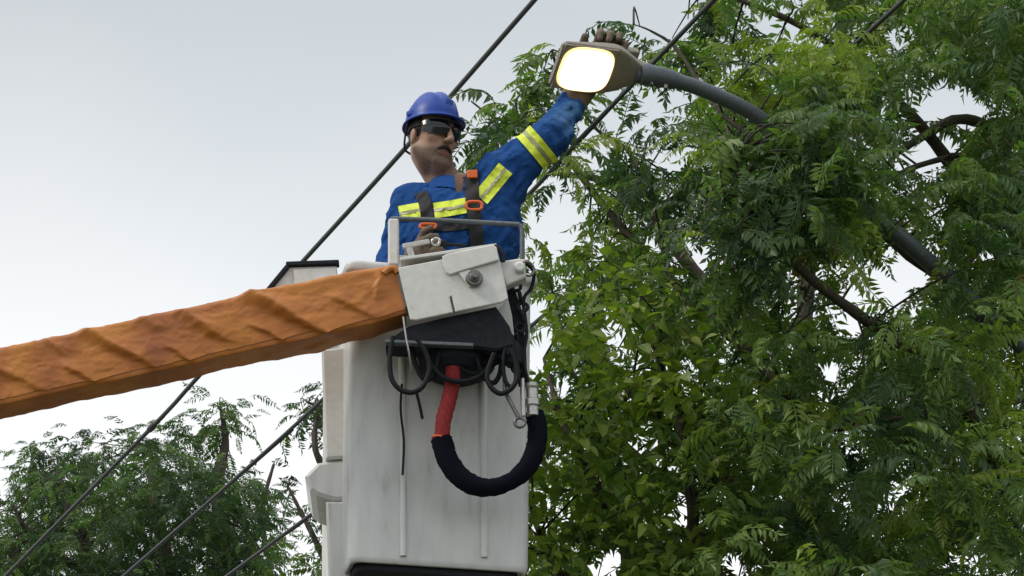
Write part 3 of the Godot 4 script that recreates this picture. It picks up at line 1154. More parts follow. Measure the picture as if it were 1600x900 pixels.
var frond_set := []
var leaf_set := []
var frond_mesh := []
var leaf_mesh := []
var palette := []
var palette_mat := []
const HOLES := [[1482, 160, 78, 24], [1452, 240, 30, 40], [1392, 440, 48, 30], [1328, 478, 26, 34], [1440, 398, 34, 20], [1240, 440, 18, 16], [868, 345, 34, 36], [1076, 800, 20, 26], [1146, 884, 20, 18], [950, 884, 22, 20], [1400, 762, 20, 16], [1310, 896, 14, 10], [1520, 872, 14, 14], [842, 545, 11, 22], [1086, 402, 20, 20], [1035, 160, 46, 20], [1212, 30, 14, 26], [1242, 62, 14, 14], [1410, 48, 14, 10], [832, 480, 14, 20], [960, 520, 14, 18], [985, 565, 10, 14], [1000, 690, 12, 10], [880, 600, 14, 14], [1300, 620, 10, 12], [1550, 395, 12, 10], [1290, 420, 16, 14], [1470, 320, 16, 12], [1060, 235, 14, 10], [940, 250, 12, 10], [1200, 868, 10, 10], [1040, 20, 40, 40]]

func in_hole(q: Vector2, grow := 0.0) -> bool:
	for h in HOLES:
		var dx: float = (q.x - h[0]) / (h[2] * (0.8 if h[0] > 900 else 1.0) + grow)
		var dy: float = (q.y - h[1]) / (h[3] * (0.8 if h[0] > 900 else 1.0) + grow)
		if dx * dx + dy * dy < 1.0:
			return true
	return false

# points spread inside an outline of the photograph, at depths between d0 and d1
func scatter(rng: RandomNumberGenerator, poly: Array, n: int, d0: float, d1: float, apart: float, holes: bool) -> Array:
	var pp := PackedVector2Array()
	var lo := Vector2(1e9, 1e9)
	var hi := -lo
	for p in poly:
		pp.append(Vector2(p[0], p[1]))
		lo = lo.min(pp[-1])
		hi = hi.max(pp[-1])
	var out := []
	var tries := 0
	while out.size() < n and tries < n * 60:
		tries += 1
		var q := Vector2(rng.randf_range(lo.x, hi.x), rng.randf_range(lo.y, hi.y))
		if not Geometry2D.is_point_in_polygon(q, pp) or (holes and in_hole(q, 14.0)):
			continue
		var dz := rng.randf_range(d0, d1)
		var ok := true
		for e in out:
			if q.distance_to(e[0]) < apart and absf(dz - e[1]) < 0.35:
				ok = false
				break
		if ok:
			out.append([q, dz])
	return out

# one leaf of the crown: its template, its place and its colour
func leaf_turn(dir: Vector3, roll: float) -> Basis:
	var z := dir.normalized()
	var x := Vector3.UP.cross(z)
	x = x.normalized() if x.length() > 0.05 else Vector3.RIGHT
	return Basis(x, z.cross(x), z) * Basis(Vector3.BACK, roll)

func grow(tree: Node3D, rng: RandomNumberGenerator, limbs: Array, spots: Array, opt: Dictionary) -> void:
	# limbs: [points, radius at the start, radius at the end]
	var joints := PackedVector3Array()
	for l in limbs:
		var path := smooth_path(l[0], 6)
		var rad := []
		for k in path.size():
			rad.append(lerpf(l[1], l[2], float(k) / (path.size() - 1)) * (1.0 + 0.08 * sin(k * 2.3)))
			joints.append(path[k])
		var mb := MB.new()
		tube(mb, path, rad, 9, 0.004)
		put(mb, "trunk" if l[1] > 0.11 else "branch", mats.bark, tree)
	var twigs := MB.new()
	var leaves := []
	var set_: Array = opt.set
	for sp in spots:
		var q: Vector2 = sp[0]
		var c := P(q.x, q.y, sp[1])
		# twig from the nearest limb
		var best := joints[0]
		for j in joints:
			if (j - c).length_squared() < (best - c).length_squared():
				best = j
		var mid := best.lerp(c, 0.55) + Vector3(rng.randf_range(-0.04, 0.04), rng.randf_range(0.0, 0.08), rng.randf_range(-0.04, 0.04))
		var tone: int = sp[2] if sp.size() > 2 else opt.tone.call(q, sp[1], c, rng)
		var first := leaves.size()
		for k in opt.count:
			var az := rng.randf() * TAU
			var el := rng.randf_range(-0.85, 0.55)
			var dir := Vector3(cos(az) * cos(el), sin(el), sin(az) * cos(el))
			var from := c + dir * rng.randf_range(0.0, opt.spread) + Vector3(0, rng.randf_range(-0.5, 0.5) * opt.spread, 0)
			var s: float = opt.size * rng.randf_range(0.6, 1.3)
			if opt.holes:
				if in_hole(pixel_of(from), 6.0) or in_hole(pixel_of(from + dir * opt.length * s * 0.5), 8.0) or in_hole(pixel_of(from + dir * opt.length * s + Vector3(0, -0.05 * s, 0)), 2.0):
					continue
			if from.z > -DIST - 0.45 and opt.holes:
				var clear := false
				for t in [0.0, 0.5, 1.0]:
					var q2 := pixel_of(from + dir * opt.length * s * t)
					for e in [[1050, 126, 70, 26], [1120, 150, 60, 34], [1165, 174, 34, 30]]:
						if Vector2((q2.x - e[0]) / e[2], (q2.y - e[1]) / e[3]).length() < 1.0:
							clear = true
				if clear:
					continue
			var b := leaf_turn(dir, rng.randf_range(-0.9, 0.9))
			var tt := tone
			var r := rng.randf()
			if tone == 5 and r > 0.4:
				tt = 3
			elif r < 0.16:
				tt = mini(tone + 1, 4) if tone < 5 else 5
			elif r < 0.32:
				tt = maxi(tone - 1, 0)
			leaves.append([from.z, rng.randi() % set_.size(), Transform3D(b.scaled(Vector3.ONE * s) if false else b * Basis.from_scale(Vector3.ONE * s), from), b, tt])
		# a twig only where it carries leaves
		if best.distance_to(c) < opt.reach and leaves.size() - first >= opt.count * 0.6 and not (opt.holes and (in_hole(pixel_of(mid), 12.0) or in_hole(pixel_of(best.lerp(c, 0.3)), 8.0))):
			var tw := smooth_path([best, mid, c], 3)
			tube(twigs, tw, [0.005, 0.0046, 0.0042, 0.0038, 0.0032, 0.0026, 0.002].slice(0, tw.size()), 5)
	if twigs.v.size():
		var t := put(twigs, "twigs", mats.twig, tree)
		t.set_meta("kind", "stuff")
	# the largest ones in view are leaves of their own, the rest one mass
	leaves.sort_custom(func(a, b): return a[0] > b[0])
	var v := PackedVector3Array()
	var n := PackedVector3Array()
	var col := PackedColorArray()
	var singles := 0
	var off := offset_of(tree)
	for l in leaves:
		var x: Transform3D = l[2]
		if singles < opt.singles:
			var q := pixel_of(x.origin)
			if q.x > -20 and q.x < 1620 and q.y > -40 and q.y < 920:
				var o := MeshInstance3D.new()
				o.name = "leaf"
				o.mesh = opt.meshes[l[1]]
				o.material_override = palette_mat[l[4]]
				o.transform = Transform3D(x.basis, x.origin - off)
				tree.add_child(o, true)
				singles += 1
				continue
		var t: MB = set_[l[1]]
		v.append_array(Transform3D(x.basis, x.origin - off) * t.v)
		n.append_array(Transform3D(l[3], Vector3.ZERO) * t.n)
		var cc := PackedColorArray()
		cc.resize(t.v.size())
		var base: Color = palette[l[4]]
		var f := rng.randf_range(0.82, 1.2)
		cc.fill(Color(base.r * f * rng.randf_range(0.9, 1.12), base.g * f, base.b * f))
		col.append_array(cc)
	var crown := MeshInstance3D.new()
	crown.name = "crown"
	crown.mesh = array_mesh(v, n, col)
	crown.material_override = mats.foliage
	crown.set_meta("kind", "stuff")
	tree.add_child(crown, true)

func build_trees() -> void:
	var rng := RandomNumberGenerator.new()
	rng.seed = 77
	# leaf colours, dark blue-green to yellow-green, then dry brown
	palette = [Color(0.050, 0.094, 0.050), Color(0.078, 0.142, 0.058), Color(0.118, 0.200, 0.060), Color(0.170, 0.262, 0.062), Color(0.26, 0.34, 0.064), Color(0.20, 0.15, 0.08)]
	for c in palette:
		var m: StandardMaterial3D = mats.foliage.duplicate()
		m.albedo_color = lin(c.r, c.g, c.b)
		palette_mat.append(m)
	for k in 14:
		frond_set.append(frond(rng, rng.randi_range(7, 10), rng.randf_range(0.22, 0.30), rng.randf_range(0.056, 0.072), rng.randf_range(0.018, 0.025), rng.randf_range(0.5, 1.3)))
		frond_mesh.append(array_mesh(frond_set[k].v, frond_set[k].n, white(frond_set[k].v.size())))
	for k in 6:
		leaf_set.append(broad_leaf(rng, rng.randf_range(0.085, 0.13), rng.randf_range(0.045, 0.08)))
		leaf_mesh.append(array_mesh(leaf_set[k].v, leaf_set[k].n, white(leaf_set[k].v.size())))
	var tones := FastNoiseLite.new()
	tones.seed = 12
	tones.frequency = 1.0 / 170.0
	tones.fractal_octaves = 2
	var bright := [[1262, 62, 55], [1330, 40, 40], [1060, 505, 60], [1540, 610, 70], [1440, 800, 60], [1120, 60, 60], [985, 780, 60], [1560, 690, 40], [1300, 330, 30], [1190, 200, 45], [930, 370, 50], [880, 120, 50]]  # yellow-green clumps; their backlit brightness is put into the leaf tone
	var shade_spots := [[1180, 300, 110], [1280, 250, 90], [1170, 380, 100], [1450, 620, 90], [1330, 730, 120], [900, 560, 60], [1530, 130, 60], [1000, 260, 70], [1100, 640, 70]]  # shade painted in as darker leaf tones, mostly on the front hanging sprays
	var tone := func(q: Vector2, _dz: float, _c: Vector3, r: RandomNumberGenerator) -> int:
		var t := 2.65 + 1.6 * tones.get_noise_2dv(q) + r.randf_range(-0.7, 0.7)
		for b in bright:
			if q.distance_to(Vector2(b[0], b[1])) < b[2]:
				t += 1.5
		for b in shade_spots:
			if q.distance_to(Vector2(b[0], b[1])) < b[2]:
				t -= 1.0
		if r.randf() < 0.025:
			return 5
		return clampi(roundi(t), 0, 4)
	var limb := func(list: Array) -> Array:
		var out := []
		for p in list:
			out.append(P(p[0], p[1], p[2]))
		return out

	# the big tree round the lamp arm
	var foot := P(1760, 900, -1.7)
	foot.y = 0.0
	var tree := thing("feathery_tree", "large tree with feathery green leaves hiding the lamp arm", "tree", foot)
	var trunk: Array = [foot, foot + Vector3(0.05, 2.0, 0.05)]
	trunk.append_array(limb.call([[1745, 1100, -1.6], [1700, 820, -1.5], [1640, 620, -1.5]]))
	var limbs := [
		[trunk, 0.19, 0.085],
		[limb.call([[1640, 620, -1.5], [1600, 470, -1.4], [1590, 330, -1.35], [1560, 215, -1.35], [1500, 186, -1.3], [1440, 215, -1.2], [1400, 240, -1.1]]), 0.036, 0.012],
		[limb.call([[1590, 330, -1.35], [1600, 150, -1.3], [1540, 30, -1.2], [1480, -60, -1.1]]), 0.024, 0.008],
		[limb.call([[1620, 560, -1.45], [1520, 470, -1.0], [1420, 400, -0.8], [1330, 320, -0.75], [1240, 250, -0.7], [1130, 180, -0.8], [1060, 80, -0.9], [1020, 50, -0.9], [990, 38, -0.9]]), 0.022, 0.002],
		[limb.call([[1600, 470, -1.4], [1480, 250, -1.3], [1360, 120, -1.1], [1250, 40, -1.0], [1130, -10, -1.0]]), 0.03, 0.008],
		[limb.call([[1700, 820, -1.5], [1560, 720, -1.0], [1480, 590, -0.7], [1380, 520, -0.4], [1250, 420, 0.0], [1180, 330, 0.2], [1150, 240, 0.25]]), 0.034, 0.008],
		[limb.call([[1560, 720, -1.0], [1400, 655, -0.8], [1290, 660, -0.6], [1180, 560, -0.7], [1050, 440, -0.9], [950, 330, -1.1], [880, 240, -1.2], [820, 190, -1.3], [775, 185, -1.3], [736, 158, -1.3]]), 0.028, 0.003],
		[limb.call([[1700, 1000, -1.55], [1450, 900, -1.0], [1280, 830, -0.8], [1160, 780, -0.8], [1090, 718, -0.7], [1000, 630, -0.7], [935, 560, -0.75], [878, 515, -0.8]]), 0.03, 0.006],
		[limb.call([[1330, 320, -0.75], [1420, 265, -0.8], [1510, 240, -0.9], [1600, 225, -1.0]]), 0.012, 0.009],
		[limb.call([[1050, 440, -0.9], [990, 250, -1.2], [930, 200, -1.3], [870, 110, -1.3]]), 0.010, 0.004],
		[limb.call([[1640, 620, -0.9], [1500, 640, -0.6], [1380, 656, -0.5]]), 0.010, 0.006],
		[limb.call([[1500, 570, -0.5], [1530, 650, -0.5], [1552, 715, -0.55]]), 0.010, 0.012],
	]
	var outline := [[1120, -60], [1700, -60], [1700, 960], [1000, 960], [930, 760], [850, 600], [815, 470], [812, 360], [815, 300], [850, 250], [800, 225], [765, 215], [790, 165], [850, 150], [930, 185], [1000, 200], [1100, 175], [1070, 130], [1120, 60]]
	var spots := scatter(rng, outline, 300, -1.5, -0.45, 34.0, true)
	# hanging sprays in front of the lamp arm
	spots.append_array(scatter(rng, [[1190, 175], [1300, 190], [1360, 250], [1330, 300], [1300, 420], [1160, 460], [1090, 400], [1100, 290], [1140, 220]], 44, -0.1, 0.45, 26.0, true))
	spots.append_array(scatter(rng, [[1360, 280], [1560, 250], [1640, 480], [1560, 470], [1430, 350]], 14, -0.5, 0.1, 36.0, true))
	spots.append_array(scatter(rng, [[1340, 470], [1600, 560], [1620, 920], [1100, 920], [1100, 560]], 46, -0.4, 0.3, 40.0, true))
	spots.append_array(scatter(rng, [[1210, 90], [1310, 20], [1340, 120], [1290, 190], [1200, 180]], 12, -0.5, 0.2, 26.0, true))
	spots.append_array(scatter(rng, [[1380, -40], [1640, -40], [1640, 140], [1400, 130]], 26, -1.0, -0.3, 34.0, true))
	spots.append_array(scatter(rng, [[1430, 230], [1640, 200], [1640, 440], [1530, 430], [1430, 330]], 20, -1.2, -0.4, 34.0, true))
	spots.append_array(scatter(rng, [[920, 790], [1640, 780], [1640, 940], [920, 940]], 34, -1.2, -0.3, 36.0, true))
	for p in [[1000, 42, 1], [1015, 95, 1], [1040, 100, 1], [1050, 60, 1], [1085, 120, 2], [870, 118, 3], [885, 92, 3], [850, 108, 1], [1090, 12, 1], [1075, 30, 1], [812, 175, 2], [840, 165, 3], [880, 172, 3], [830, 205, 2], [778, 212, 1], [745, 232, 0]]:
		spots.append([Vector2(p[0], p[1]), -1.2, p[2]])
	grow(tree, rng, limbs, spots, {"set": frond_set, "meshes": frond_mesh, "count": 10, "spread": 0.11, "size": 0.70, "length": 0.24, "reach": 0.45, "holes": true, "tone": tone, "singles": 300})

	# bare twigs poking out to the left
	# a broad-leaved tree under it, close behind the bucket
	var foot2 := P(1080, 900, -1.1)
	foot2.y = 0.0
	var tree2 := thing("broadleaf_tree", "lower tree with broad yellowish leaves right beside the bucket", "tree", foot2)
	var trunk2: Array = [foot2, foot2 + Vector3(-0.05, 2.2, 0)]
	trunk2.append_array(limb.call([[1085, 1400, -1.1], [1060, 1150, -1.0], [1020, 980, -0.9]]))
	var limbs2 := [
		[trunk2, 0.13, 0.05],
		[limb.call([[1020, 980, -0.9], [980, 860, -0.7], [930, 760, -0.5], [880, 660, -0.5], [850, 560, -0.6]]), 0.03, 0.006],
		[limb.call([[1020, 980, -0.9], [1080, 850, -0.6], [1070, 700, -0.5], [1030, 560, -0.5], [1000, 450, -0.6]]), 0.03, 0.006],
		[limb.call([[1020, 980, -0.9], [900, 920, -0.5], [850, 850, -0.4], [820, 760, -0.5]]), 0.022, 0.006],
	]
	var spots2 := scatter(rng, [[790, 960], [790, 640], [840, 560], [900, 480], [990, 430], [1080, 470], [1130, 600], [1150, 760], [1180, 960]], 130, -0.9, 0.0, 26.0, true)
	var tone2 := func(q: Vector2, _dz: float, _c: Vector3, r: RandomNumberGenerator) -> int:
		return clampi(roundi(3.6 + 1.2 * tones.get_noise_2dv(q * 1.3 + Vector2(500, 0)) + r.randf_range(-0.9, 0.9)), 0, 4) if r.randf() > 0.012 else 5
	grow(tree2, rng, limbs2, spots2, {"set": leaf_set, "meshes": leaf_mesh, "count": 36, "spread": 0.16, "size": 0.46, "length": 0.1, "reach": 0.7, "holes": true, "tone": tone2, "singles": 300})

	# a darker tree behind both
	var foot3 := P(1300, 900, -4.5)
	foot3.y = 0.0
	var tree3 := thing("dark_tree", "dark twiggy tree seen through gaps behind the feathery leaves", "tree", foot3)
	var trunk3: Array = [foot3, foot3 + Vector3(0, 3.0, 0)]
	trunk3.append_array(limb.call([[1290, 1200, -4.4], [1270, 950, -4.3], [1250, 700, -4.2]]))
	var limbs3 := [
		[trunk3, 0.2, 0.08],
		[limb.call([[1250, 700, -4.2], [1150, 520, -4.0], [1050, 380, -3.9], [960, 290, -3.8], [860, 270, -3.8]]), 0.05, 0.008],
		[limb.call([[1250, 700, -4.2], [1260, 450, -4.0], [1290, 200, -4.0], [1330, 0, -4.0]]), 0.05, 0.01],
		[limb.call([[1270, 950, -4.3], [1400, 700, -4.1], [1500, 450, -4.0], [1560, 250, -4.0]]), 0.05, 0.01],
		[limb.call([[1270, 950, -4.3], [1120, 800, -4.1], [980, 700, -4.0], [880, 560, -4.0]]), 0.04, 0.008],
	]
	var spots3 := scatter(rng, [[1140, -40], [1680, -40], [1680, 960], [830, 960], [830, 420], [840, 300], [870, 255], [960, 230], [1060, 200], [1130, 60]], 105, -4.8, -3.2, 42.0, true)
	var tone3 := func(_q: Vector2, _dz: float, _c: Vector3, r: RandomNumberGenerator) -> int:
		return r.randi_range(0, 1)
	grow(tree3, rng, limbs3, spots3, {"set": frond_set, "meshes": frond_mesh, "count": 9, "spread": 0.16, "size": 0.68, "length": 0.24, "reach": 1.4, "holes": true, "tone": tone3, "singles": 0})

	# trees far on the left
	var foot4 := P(230, 900, -17.0)
	foot4.y = 0.0
	var tree4 := thing("distant_tree", "distant dark green tree below the orange boom", "tree", foot4)
	var trunk4: Array = [foot4, foot4 + Vector3(0, 5.0, 0)]
	trunk4.append_array(limb.call([[235, 1300, -17.0], [230, 1050, -17.0]]))
	var limbs4 := [
		[trunk4, 0.26, 0.14],
		[limb.call([[230, 1050, -17.0], [150, 900, -16.6], [110, 800, -16.5], [90, 730, -16.5]]), 0.09, 0.012],
		[limb.call([[230, 1050, -17.0], [260, 900, -16.8], [240, 780, -16.8], [235, 700, -16.8]]), 0.09, 0.012],
		[limb.call([[230, 1050, -17.0], [340, 900, -16.8], [340, 760, -16.8], [352, 690, -16.8], [345, 640, -16.8]]), 0.09, 0.010],
		[limb.call([[340, 900, -16.8], [400, 840, -16.6], [415, 770, -16.6], [428, 725, -16.6]]), 0.03, 0.010],
		[limb.call([[150, 900, -16.6], [60, 850, -16.3], [20, 790, -16.2]]), 0.04, 0.010],
	]
	var spots4 := scatter(rng, [[-60, 830], [-10, 790], [40, 745], [60, 715], [110, 720], [150, 712], [165, 740], [205, 735], [240, 700], [270, 690], [300, 705], [330, 715], [360, 720], [385, 745], [400, 780], [425, 830], [420, 880], [405, 960], [-60, 960]], 300, -18.2, -15.6, 13.0, false)
	for p in [[345, 645], [355, 632], [330, 652], [368, 655], [318, 672], [350, 665], [300, 682], [60, 705], [95, 700], [148, 700], [10, 770], [250, 685], [215, 700], [140, 690]]:
		spots4.append([Vector2(p[0], p[1]), -16.8])
	var tone4 := func(q: Vector2, _dz: float, _c: Vector3, r: RandomNumberGenerator) -> int:
		return clampi(roundi(1.0 + 1.2 * tones.get_noise_2dv(q * 1.4) + r.randf_range(-0.5, 0.6)), 0, 2)
	grow(tree4, rng, limbs4, spots4, {"set": frond_set, "meshes": frond_mesh, "count": 13, "spread": 0.2, "size": 0.66, "length": 0.24, "reach": 1.2, "holes": false, "tone": tone4, "singles": 0})

	var foot5 := P(560, 900, -15.0)
	foot5.y = 0.0
	var tree5 := thing("distant_tree", "sparse distant tree half hidden behind the white bucket", "tree", foot5)
	var trunk5: Array = [foot5, foot5 + Vector3(0, 5.0, 0)]
	trunk5.append_array(limb.call([[560, 1300, -15.0], [555, 1000, -15.0], [560, 800, -15.0]]))
	var limbs5 := [
		[trunk5, 0.2, 0.06],
		[limb.call([[560, 800, -15.0], [500, 720, -14.8], [492, 680, -14.8], [496, 640, -14.8], [480, 628, -14.8]]), 0.03, 0.008],
		[limb.call([[560, 1000, -15.0], [500, 860, -14.8], [470, 800, -14.8], [450, 760, -14.8]]), 0.03, 0.008],
	]
	var spots5 := scatter(rng, [[560, 600], [500, 612], [455, 622], [462, 645], [500, 665], [560, 680]], 12, -15.2, -14.4, 12.0, false)
	spots5.append_array(scatter(rng, [[560, 750], [500, 755], [465, 745], [470, 775], [455, 800], [470, 830], [480, 850], [500, 830], [560, 960]], 16, -15.2, -14.4, 12.0, false))
	for p in [[494, 860], [500, 880], [490, 895]]:
		spots5.append([Vector2(p[0], p[1]), -14.5, 2])
	grow(tree5, rng, limbs5, spots5, {"set": frond_set, "meshes": frond_mesh, "count": 7, "spread": 0.16, "size": 0.75, "length": 0.24, "reach": 1.2, "holes": false, "tone": tone4, "singles": 0})

# ------------------------------------------------------------------ the worker
func build_person() -> void:
	var feet := Vector3(P(706, 460, -0.03).x, bc.y + 0.045, -DIST - 0.03)
	var man := thing("person", "worker in blue shirt, blue helmet, dark glasses and harness, one arm raised to the lamp", "person", feet)
	# joints
	var hip := P(706, 500, -0.04); hip.y = bc.y + 0.92
	var waist := P(708, 430, -0.03)
	var chest := P(715, 345, -0.01)
	var neck := P(703, 285, -0.03)
	var sh_r := P(643, 322, -0.03)
	var sh_l := P(782, 278, 0.0)
	var el_r := P(612, 440, -0.04)
	var ha_r := P(652, 392, 0.26)
	var el_l := P(861, 212, 0.03)
	var wr_l := P(908, 138, -0.03)
	var head := P(675, 217, 0.0)
	var hb := Basis(Vector3.BACK, -0.08) * Basis(Vector3.UP, 0.66) * Basis(Vector3.RIGHT, 0.05)

	# --- body: head and neck fine, the rest coarse, one mesh
	var mb := MB.new()
	var H := func(x: float, y: float, z: float) -> Vector3: return head + hb * Vector3(x, y, z)
	var f := Field.new(head - Vector3(0.15, 0.24, 0.15), head + Vector3(0.15, 0.17, 0.16), 0.0042)
	f.ell(H.call(0, 0.035, -0.008), hb, Vector3(0.070, 0.092, 0.086), 0.01)
	f.ell(H.call(0, -0.040, 0.022), hb, Vector3(0.060, 0.084, 0.068), 0.02)
	for s in [-1.0, 1.0]:
		f.cap(H.call(s * 0.052, -0.052, 0.0), H.call(s * 0.016, -0.102, 0.062), 0.018, 0.016, 0.02)
		f.ell(H.call(s * 0.040, -0.018, 0.062), hb, Vector3(0.022, 0.022, 0.020), 0.015)
		f.ell(H.call(s * 0.072, -0.006, -0.008), hb * Basis(Vector3.UP, s * 0.35), Vector3(0.010, 0.032, 0.019), 0.006)
		f.ell(H.call(s * 0.032, 0.010, 0.098), hb, Vector3(0.018, 0.012, 0.014), 0.01, true)
		f.ell(H.call(s * 0.012, -0.034, 0.102), hb, Vector3(0.008, 0.007, 0.010), 0.006)
	f.cap(H.call(0, -0.120, 0.060), H.call(0, -0.110, 0.065), 0.019, 0.019, 0.015)
	f.cap(H.call(-0.035, 0.030, 0.080), H.call(0.035, 0.030, 0.080), 0.011, 0.011, 0.01)
	f.cap(H.call(0, 0.016, 0.092), H.call(0, -0.028, 0.113), 0.008, 0.0115, 0.009)
	f.cap(H.call(-0.019, -0.063, 0.079), H.call(0.019, -0.063, 0.079), 0.0055, 0.0055, 0.006)
	f.cap(H.call(-0.016, -0.0735, 0.078), H.call(0.016, -0.0735, 0.078), 0.0062, 0.0062, 0.006)
	f.cap(H.call(0, -0.05, -0.02), neck + Vector3(0, -0.03, 0), 0.054, 0.060, 0.03)
	var skin := func(p: Vector3) -> Color:
		var q := hb.transposed() * (p - head)
		var c := Color(0.34, 0.20, 0.14)
		var n := fine.get_noise_3dv(p * 90.0)
		# short beard along jaw and chin, stubble grain
		var jaw := smoothstep(-0.045, -0.072, q.y - 0.25 * maxf(0.0, 0.05 - q.z)) * smoothstep(-0.03, 0.01, q.z) * smoothstep(-0.150, -0.130, q.y)
		c = c.lerp(Color(0.06, 0.04, 0.03), clampf(jaw * (0.75 + 0.5 * n), 0.0, 0.9))
		# lips
		if absf(q.x) < 0.024 and q.y < -0.056 and q.y > -0.081 and q.z > 0.078:
			c = Color(0.19, 0.088, 0.07)
		return c * (1.0 + 0.12 * n)
	f.mesh(mb, skin)
	# trunk and limbs under the clothes
	f = Field.new(Vector3(chest.x - 0.36, feet.y, chest.z - 0.30), Vector3(chest.x + 0.50, head.y + 0.35, chest.z + 0.42), 0.016)
	f.cap(neck + Vector3(0, -0.02, -0.01), chest + Vector3(0, -0.05, 0), 0.058, 0.08, 0.03)
	f.ell(chest + Vector3(0, -0.06, 0), Basis(Vector3.UP, 0.25), Vector3(0.15, 0.15, 0.10), 0.05)
	f.cap(waist, hip, 0.11, 0.12, 0.05)
	f.cap(sh_r, sh_l, 0.05, 0.05, 0.04)
	f.cap(sh_r, el_r, 0.045, 0.035, 0.03)
	f.cap(el_r, ha_r, 0.035, 0.025, 0.02)
	f.cap(sh_l, el_l, 0.05, 0.036, 0.03)
	f.cap(el_l, wr_l, 0.036, 0.026, 0.02)
	for s in [-1.0, 1.0]:
		var kn := Vector3(hip.x + s * 0.11, feet.y + 0.5, hip.z + 0.03)
		var an := Vector3(hip.x + s * 0.12, feet.y + 0.09, hip.z)
		f.cap(hip + Vector3(s * 0.09, -0.03, 0), kn, 0.075, 0.055, 0.03)
		f.cap(kn, an, 0.055, 0.04, 0.02)
	f.mesh(mb, func(_p: Vector3) -> Color: return Color(0.30, 0.165, 0.105))
	put(mb, "body", mats.skin, man)

	# --- hair at the back and sides, moustache
	f = Field.new(head - Vector3(0.14, 0.12, 0.14), head + Vector3(0.14, 0.16, 0.14), 0.006)
	f.ell(H.call(0, 0.033, -0.010), hb, Vector3(0.075, 0.094, 0.090), 0.004)
	var hz: Vector3 = hb.z
	f.plane_cut(hz, hz.dot(H.call(0, 0, 0.022)))
	f.plane_cut(-hb.y, -hb.y.dot(H.call(0, -0.030, 0)))
	mb = MB.new()
	f.mesh(mb)
	put(mb, "hair", mats.hair, man)
	mb = MB.new()
	var mo := []
	for k in 9:
		var t := (k - 4) / 4.0
		mo.append(H.call(t * 0.028, -0.0535 - 0.011 * t * t, 0.0925 - 0.012 * t * t))
	tube(mb, smooth_path(mo, 2), [0.003, 0.0045, 0.0055, 0.006, 0.0065, 0.0065, 0.0065, 0.0065, 0.006, 0.0065, 0.0065, 0.0065, 0.0065, 0.006, 0.0055, 0.0045, 0.003], 8, 0.001)
	put(mb, "moustache", mats.hair, man)

	# --- sunglasses: two wrapped lenses and temples
	mb = MB.new()
	for s in [-1.0, 1.0]:
		var g := []
		for i in 9:
			var row := []
			for j in 13:
				var a: float = s * lerpf(0.09, 1.2, j / 12.0)
				var edge := 1.0 - pow(absf(j - 6) / 6.0, 3.0) * 0.35
				var y := 0.010 + (i - 4) / 4.0 * 0.027 * edge
				row.append(H.call(0.084 * sin(a), y, 0.020 + 0.094 * cos(a) - 0.002 * absf(i - 4)))
			g.append(row)
		sheet(mb, g, false, s > 0.0)
	var lens := put(mb, "sunglasses", mats.dark_lens, man)
	mb = MB.new()
	for s in [-1.0, 1.0]:
		tube(mb, smooth_path([H.call(s * 0.066, 0.018, 0.066), H.call(s * 0.079, 0.016, 0.03), H.call(s * 0.083, 0.014, -0.01), H.call(s * 0.078, -0.002, -0.03)], 4), 0.0038, 6)
	var br := []
	for k in 13:
		var a := lerpf(-1.0, 1.0, k / 12.0)
		br.append(H.call(0.086 * sin(a), 0.034, 0.021 + 0.095 * cos(a)))
	tube(mb, PackedVector3Array(br), 0.0035, 6)
	put(mb, "frame", mats.rubber, lens)

	# --- helmet: ridged dome with a peak
	var hc := Vector3(0, 0.056, -0.004)
	var hel := hb * Basis(Vector3.RIGHT, -0.10)
	var dome := func(a: float, e: float, grow_: float) -> Vector3:
		var fr := cos(a)
		var r := Vector3(0.088 + grow_, 0.108 + grow_, 0.101 + grow_)
		var p := Vector3(sin(a) * cos(e) * r.x, sin(e) * r.y, fr * cos(e) * r.z)
		# three ridges from brow to nape
		var x := p.x
		var ridge := 0.0
		for c in [0.0, -0.040, 0.040]:
			var y: float = (x - c) / 0.013
			ridge += exp(-y * y) * (0.0075 if c == 0.0 else 0.006)
		ridge *= smoothstep(0.35, 0.8, e) + 0.25 * smoothstep(0.1, 0.35, e)
		return p + p.normalized() * ridge
	mb = MB.new()
	var dg := []
	for i in 20:
		var e := lerpf(0.0, PI / 2 - 0.001, i / 19.0)
		var row := []
		for k in 56:
			row.append(head + hel * (hc + dome.call(TAU * k / 56.0, e, 0.0)))
		dg.append(row)
	# brim rings below, then back inside
	var brims := []
	for b in [[0.001, -0.004, 0.2], [0.0075, -0.008, 1.0], [0.008, -0.012, 1.0], [0.003, -0.014, 0.95], [-0.006, -0.006, 0.1]]:
		var row := []
		for k in 56:
			var a := TAU * k / 56.0
			var peak := pow(maxf(0.0, cos(a)), 2.2) * 0.030 + pow(maxf(0.0, -cos(a)), 3.0) * 0.006
			var flat_ := Vector3(sin(a) * 0.088, 0, cos(a) * 0.101)
			var out: float = b[0] + peak * b[2]
			row.append(head + hel * (hc + flat_ + flat_.normalized() * out + Vector3(0, b[1] - 0.010 * peak / 0.030 * b[2], 0)))
		brims.append(row)
	var inner := []
	for i in 12:
		var e := lerpf(0.0, PI / 2 - 0.001, i / 11.0)
		var row := []
		for k in 56:
			row.append(head + hel * (hc + dome.call(TAU * k / 56.0, e, -0.004)))
		inner.append(row)
	dg.reverse()
	dg.append_array(brims)
	dg.append_array(inner)
	sheet(mb, dg, true, true)
	var helmet := put(mb, "helmet", mats.helmet_plastic, man)
	for s in [-1.0, 1.0]:
		mb = MB.new()
		rbox(mb, Transform3D(hel * Basis(Vector3.UP, s * 1.4), head + hel * (hc + Vector3(s * 0.087, 0.018, -0.012))), Vector3(0.03, 0.018, 0.01), 0.004)
		put(mb, "side_slot", mats.helmet_plastic, helmet)
	mb = MB.new()
